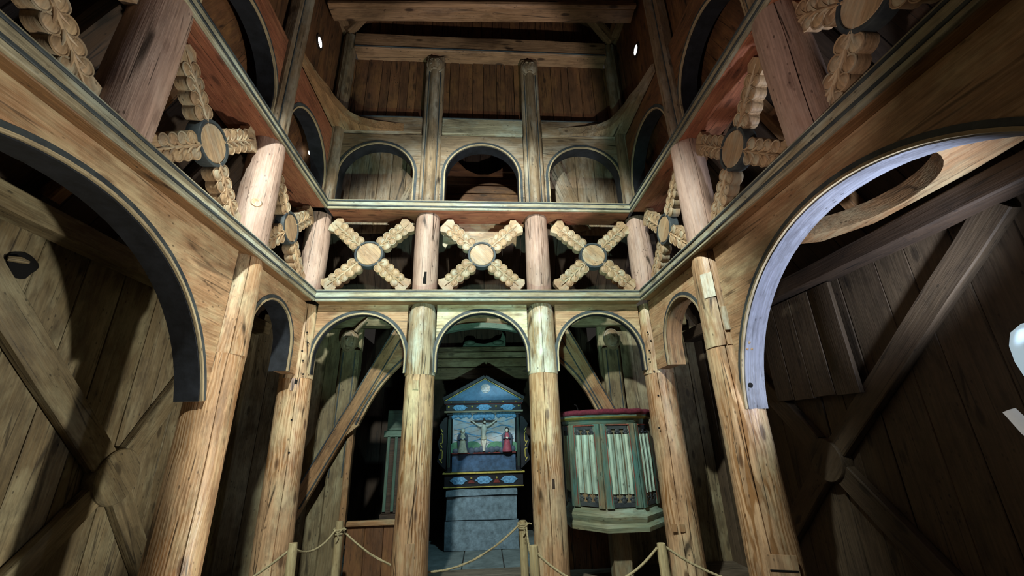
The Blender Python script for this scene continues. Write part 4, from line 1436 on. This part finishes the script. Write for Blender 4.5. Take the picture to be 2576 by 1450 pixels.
# scroll wings
for k in (-1, 1):
    w_ = MB()
    pts = [(k * 0.64, 1.15), (k * 0.72, 1.22), (k * 0.80, 1.30), (k * 0.76, 1.45), (k * 0.80, 1.60), (k * 0.74, 1.75), (k * 0.78, 1.88), (k * 0.70, 2.0), (k * 0.64, 2.02)]
    w_.prism(pts, 0.03, (0, FYA + 0.06, 0), (1, 0, 0), (0, 0, 1), (0, 1, 0))
    wing = part(w_, 'scroll_wing', M['ablack'], A)
    w_ = MB()
    for z0_, sg in ((1.36, 1), (1.62, 1)):
        pth = [(k * (0.715 + dx), FYA + 0.055, z0_ + dz) for dx, dz in ((0.05, -0.03), (0.015, -0.04), (0.0, -0.01), (0.0, 0.05), (0.0, 0.10), (0.02, 0.125), (0.035, 0.11))]
        w_.tube(pth, 0.009, 6)
    for z0_ in (1.30, 1.545, 1.80):
        w_.tube([(k * 0.72, FYA + 0.055, z0_ - 0.03), (k * 0.735, FYA + 0.055, z0_), (k * 0.75, FYA + 0.055, z0_ + 0.02)], 0.009, 6)
    part(w_, 'gilt_scrolls', M['agold'], wing, 'gilded scrolls')

# green cabinet in the chancel
t = thing('chancel_cabinet', 'green panelled cabinet standing in the chancel, half hidden by the left end-row post', 'cabinet', (-1.25, 7.2, 0))
for nm, (a, b, c, d), mt in (('plinth', (-1.58, -0.92, 0.0, 0.60), 'dark'), ('body', (-1.55, -0.95, 0.60, 1.75), 'dark'), ('cornice', (-1.60, -0.90, 1.70, 1.80), 'cab'), ('gable_top', (-1.56, -0.94, 1.80, 2.12), 'cab')):
    m1 = MB()
    m1.box(((a + b) / 2, 7.3, (c + d) / 2), (b - a, 0.36 if nm != 'cornice' else 0.42, d - c), 0.01)
    part(m1, nm, M[mt], t)
for x in (-1.52, -1.40, -1.25, -1.10, -0.98):
    m1 = MB()
    m1.box((x, 7.105, 1.18), (0.045, 0.03, 1.08), 0.006, axis=2)
    part(m1, 'stile', M['cab'], t)

# ------------------------------------------------------------------ pulpit
PXC, PYC = 1.635, 5.77
pt = thing('pulpit', 'octagonal pulpit with blue-green linenfold panels and a red velvet rim', 'pulpit', (PXC, PYC, 0))
PA = [PI / 8 + k * PI / 4 for k in range(8)]


def ocpt(r, k, z):
    a = PI / 8 + (k % 8) * PI / 4
    return V((PXC + r * math.cos(a), min(PYC + r * math.sin(a), 6.05), z))


def oct_solid(mb, prof, tint=0):
    vs, gs = [], []
    for r, z in prof:
        for k in range(8):
            p = ocpt(r, k, z)
            vs.append(p)
            gs.append((z, r, 0.45 * k))
    fs = []
    n = len(prof)
    for i in range(n - 1):
        for k in range(8):
            fs.append((i * 8 + k, i * 8 + (k + 1) % 8, i * 8 + 8 + (k + 1) % 8, i * 8 + 8 + k))
    fs.append(tuple(range(7, -1, -1)))
    fs.append(tuple((n - 1) * 8 + k for k in range(8)))
    mb.add(vs, fs, gs, tint)


RB, RT = 0.562, 0.552
m1 = MB()
oct_solid(m1, [(RB, 0.84), (RT, 1.80)])
part(m1, 'body', M['pwood'], pt)
m1 = MB()
oct_solid(m1, [(0.30, 0.61), (0.635, 0.615), (0.64, 0.66), (0.605, 0.70), (0.615, 0.735), (0.62, 0.765), (0.58, 0.80), (0.57, 0.85), (0.3, 0.85)])
part(m1, 'base_moulding', M['pbase'], pt)
m1 = MB()
oct_solid(m1, [(0.3, 1.78), (0.562, 1.78), (0.58, 1.81), (0.585, 1.84), (0.64, 1.87), (0.645, 1.905), (0.3, 1.905)])
part(m1, 'cornice', M['pgreen'], pt)
m1 = MB()
oct_solid(m1, [(0.588, 1.845), (0.594, 1.850), (0.636, 1.872), (0.639, 1.866), (0.594, 1.842)])
part(m1, 'gilt_line', M['agold'], pt)
m1 = MB()
rim = []
for k in range(9):
    a, b = ocpt(0.635, k, 1.925), ocpt(0.635, k + 1, 1.925)
    for j in range(6):
        q = a.lerp(b, j / 6)
        rim.append(q + V((0, 0, 0.004 * math.sin(j * 2.3 + k))))
m1.tube(rim[:49], 0.034, 10, caps=False)
oct_solid(m1, [(0.3, 1.906), (0.63, 1.906), (0.63, 1.935), (0.3, 1.935)])
part(m1, 'velvet_rim', M['velvet'], pt, 'red velvet cushion around the rim')
for k in range(8):
    a0_, a1_ = ocpt(RB, k, 0), ocpt(RB, k + 1, 0)
    nrm = ((a0_ + a1_) / 2 - V((PXC, PYC, 0))).normalized()
    if nrm.y > 0.5 or nrm.x > 0.9:
        continue                        # back faces stand against the wall
    tg = (a1_ - a0_).normalized()
    Lf = (a1_ - a0_).length
    o = (a0_ + a1_) / 2 + nrm * 0.0

    def face_box(name, u, z0_, z1_, wd, th, mat, lab=None, ins=0.0, par=pt):
        m1 = MB()
        c = o + tg * u + nrm * (th / 2 + ins)
        sh = nrm * (-0.010)
        m1.beam(c + V((0, 0, z0_)), c + V((0, 0, z1_)) + sh * ((z1_ - z0_) / 0.96), wd, th, nrm, 0.005, 0)
        return part(m1, name, mat, par, lab)
    pn = face_box('panel', 0, 0.86, 1.78, Lf * 0.70, 0.012, M['pwood'])
    for u in (-Lf / 2 + 0.045, Lf / 2 - 0.045):
        face_box('corner_stile', u, 0.85, 1.785, 0.085, 0.03, M['pgreen'])
    for u in (-Lf * 0.345, Lf * 0.345):
        face_box('red_fillet', u, 0.88, 1.765, 0.012, 0.032, M['pred'])
    face_box('red_fillet', 0, 1.765, 1.777, Lf * 0.69, 0.032, M['pred'])
    for j, u in enumerate((-0.104, 0.0, 0.104)):
        m1 = MB()
        # linenfold: rounded rib with side folds
        for du, rr, mt in ((0, 0.024, 0), (-0.034, 0.013, 1), (0.034, 0.013, 1)):
            c = o + tg * (u + du) + nrm * 0.012
            m1.tube([c + V((0, 0, 1.00)), c + nrm * 0.004 + V((0, 0, 1.35)), c - nrm * 0.006 + V((0, 0, 1.66))], rr, 10, tint=0.1 if mt == 0 else -0.25)
        part(m1, 'linenfold', M['pblue'], pn, 'pale blue folded rib')
    for z0_, sg, nm in ((1.745, -1, 'upper_tracery'), (0.885, 1, 'lower_tracery')):
        m1 = MB()
        c0 = o + nrm * 0.016
        m1.beam(c0 + tg * (-Lf * 0.28) + V((0, 0, z0_)), c0 + tg * (Lf * 0.28) + V((0, 0, z0_)), 0.05, 0.012, nrm, 0.003, 0)
        for j in range(3):
            u = (-0.104, 0.0, 0.104)[j]
            for dz, rr in ((0.04, 0.030), (0.075, 0.022), (0.105, 0.012)):
                m1.blob(c0 + tg * u + V((0, 0, z0_ + sg * dz)), tg * rr, V((0, 0, rr)), nrm * 0.010, 10, 6)
            for du in (-0.028, 0.028):
                m1.blob(c0 + tg * (u + du) + V((0, 0, z0_ + sg * 0.062)), tg * 0.015, V((0, 0, 0.015)), nrm * 0.010, 8, 6)
        part(m1, nm, M['line'], pn, 'black cut-out tracery')
m1 = MB()
m1.beam((1.63, PYC - 0.18, 0), (1.63, PYC - 0.18, 0.612), 0.22, 0.2, (0, -1, 0), 0.02, 0.003)
part(m1, 'pedestal', M['pwood'], pt, 'squared post carrying the pulpit')
m1 = MB()
m1.tube([(1.30, 5.85, 1.935), (1.30, 5.84, 2.0), (1.28, 5.83, 2.05), (1.25, 5.82, 2.06)], 0.007, 8)
tag(m1.build('book_hook', M['iron']), 'thin curved metal rod standing up behind the pulpit rim', 'rod')

# ------------------------------------------------------------------ barrier: stakes and ropes
ST = [(-1.88, 4.80, 0.72), (-1.68, 5.55, 0.78), (0.455, 5.46, 0.73), (0.455, 4.30, 0.72), (1.60, 4.18, 0.72)]
LB = ['leftmost barrier stake, in front of the left corner post', 'barrier stake with knotted rope in front of the low chancel screen', 'barrier stake with knotted rope just left of the right end-row post', 'short barrier stake in front of the right end-row post', 'rightmost barrier stake, below the pulpit']
for (x, y, h), lb in zip(ST, LB):
    t = thing('barrier_stake', lb, 'stake', (x, y, 0), 'rope barrier stakes')
    m1 = MB()
    m1.shaft((x + 0.015, y, 0), (x, y, h), 0.048, 0.044, 20, None, 0.0015, flare=lambda q: -0.006 * max(0, (q - 0.985) / 0.015))
    part(m1, 'stake', M['stake'], t)


def rope(p0, p1, sag, label, n=40, r=0.011):
    p0, p1 = V(p0), V(p1)
    pts = []
    for i in range(n + 1):
        u = i / n
        pts.append(p0.lerp(p1, u) - V((0, 0, 4 * sag * u * (1 - u))))
    m1 = MB()
    m1.tube(pts, r, 9, twist=170)
    return m1


def rope_thing(p0, p1, sag, label, knots=()):
    t = thing('barrier_rope', label, 'rope', ((p0[0] + p1[0]) / 2, (p0[1] + p1[1]) / 2, min(p0[2], p1[2]) - sag), 'barrier ropes')
    part(rope(p0, p1, sag, label, 70), 'rope', M['rope'], t)
    for (x, y, z) in knots:
        m1 = MB()
        for dz in (-0.02, 0.0, 0.02):
            m1.tube([(x + 0.054 * math.cos(a), y + 0.054 * math.sin(a), z + dz + 0.006 * math.sin(a)) for a in [2 * PI * i / 18 for i in range(19)]], 0.010, 7, twist=170, caps=False)
        m1.tube([(x + 0.03, y - 0.05, z), (x + 0.07, y - 0.06, z + 0.03), (x + 0.10, y - 0.06, z + 0.02)], 0.009, 7)
        m1.tube([(x + 0.0, y - 0.055, z), (x + 0.02, y - 0.06, z - 0.06), (x + 0.0, y - 0.06, z - 0.10)], 0.009, 7)
        part(m1, 'knot', M['rope'], t)


S = ST
rope_thing((-2.62, 4.55, 0.28), (S[0][0] - 0.03, S[0][1], 0.66), 0.05, 'rope running from the leftmost stake down to the left behind the big post')
rope_thing((S[0][0] + 0.035, S[0][1], 0.66), (S[1][0] - 0.02, S[1][1] - 0.05, 0.70), 0.09, 'short sagging rope between the two left stakes')
rope_thing((S[1][0] + 0.045, S[1][1] - 0.02, 0.69), (S[2][0] - 0.045, S[2][1] - 0.02, 0.69), 0.44, 'long sagging rope across the chancel entrance, passing behind the left end-row post', [(S[1][0], S[1][1], 0.68), (S[2][0], S[2][1], 0.68)])
rope_thing((S[2][0] + 0.04, S[2][1] - 0.03, 0.67), (S[3][0], S[3][1] + 0.04, 0.64), 0.12, 'rope between the two stakes beside the right end-row post')
rope_thing((S[3][0] + 0.03, S[3][1] - 0.03, 0.66), (S[4][0] - 0.04, S[4][1], 0.69), 0.26, 'sagging rope below the pulpit between the two right stakes')
rope_thing((S[4][0] + 0.038, S[4][1], 0.69), (2.62, 4.02, 0.40), 0.10, 'rope running from the rightmost stake behind the big right post')

# ------------------------------------------------------------------ lamp at the right edge
t = thing('flood_lamp', 'white lamp at the right edge of the picture in the right aisle', 'lamp', (3.0, 1.98, 1.5))
LC = V((3.08, 2.03, 2.04))
m1 = MB()
m1.lathe([(0.0, 0.155), (0.05, 0.15), (0.10, 0.11), (0.125, 0.04), (0.13, -0.05), (0.12, -0.13), (0.10, -0.15), (0.0, -0.15)], LC, (0, 0, 1), 32)
part(m1, 'lamp_shade', M['lampw'], t, 'glowing bluish-white lamp head')
m1 = MB()
m1.lathe([(0.0, -0.16), (0.09, -0.16), (0.07, -0.24), (0.0, -0.24)], LC, (0, 0, 1), 24)
m1.tube([LC + V((0, 0, -0.22)), LC + V((0.05, 0, -0.32)), LC + V((0.29, 0, -0.36))], 0.03, 12)
part(m1, 'socket_arm', M['iron'], t)
m1 = MB()
m1.tube([(2.97, 2.23, 1.73), (2.985, 2.19, 1.62), (3.03, 2.06, 1.42), (3.16, 1.98, 1.30), (3.39, 1.94, 1.26)], [0.03, 0.036, 0.036, 0.034, 0.034], 12)
tag(m1.build('lamp_bracket', M['lampb']), 'white rounded bracket rod below the lamp at the right edge', 'bracket')
l = bpy.data.lights.new('flood_lamp_light', 'SPOT')
l.energy = 165
l.spot_size = math.radians(140)
l.spot_blend = 0.5
l.color = (0.74, 0.84, 1.0)
l.shadow_soft_size = 0.08
lo_ = bpy.data.objects.new('flood_lamp_light', l)
COL.objects.link(lo_)
lo_.location = (2.84, 1.95, 2.08)
lo_.rotation_euler = (V((2.25, 2.75, 3.0)) - V((2.84, 1.95, 2.08))).to_track_quat('-Z', 'Y').to_euler()

for o in list(bpy.data.objects):
    if '_o' in o:
        del o['_o']
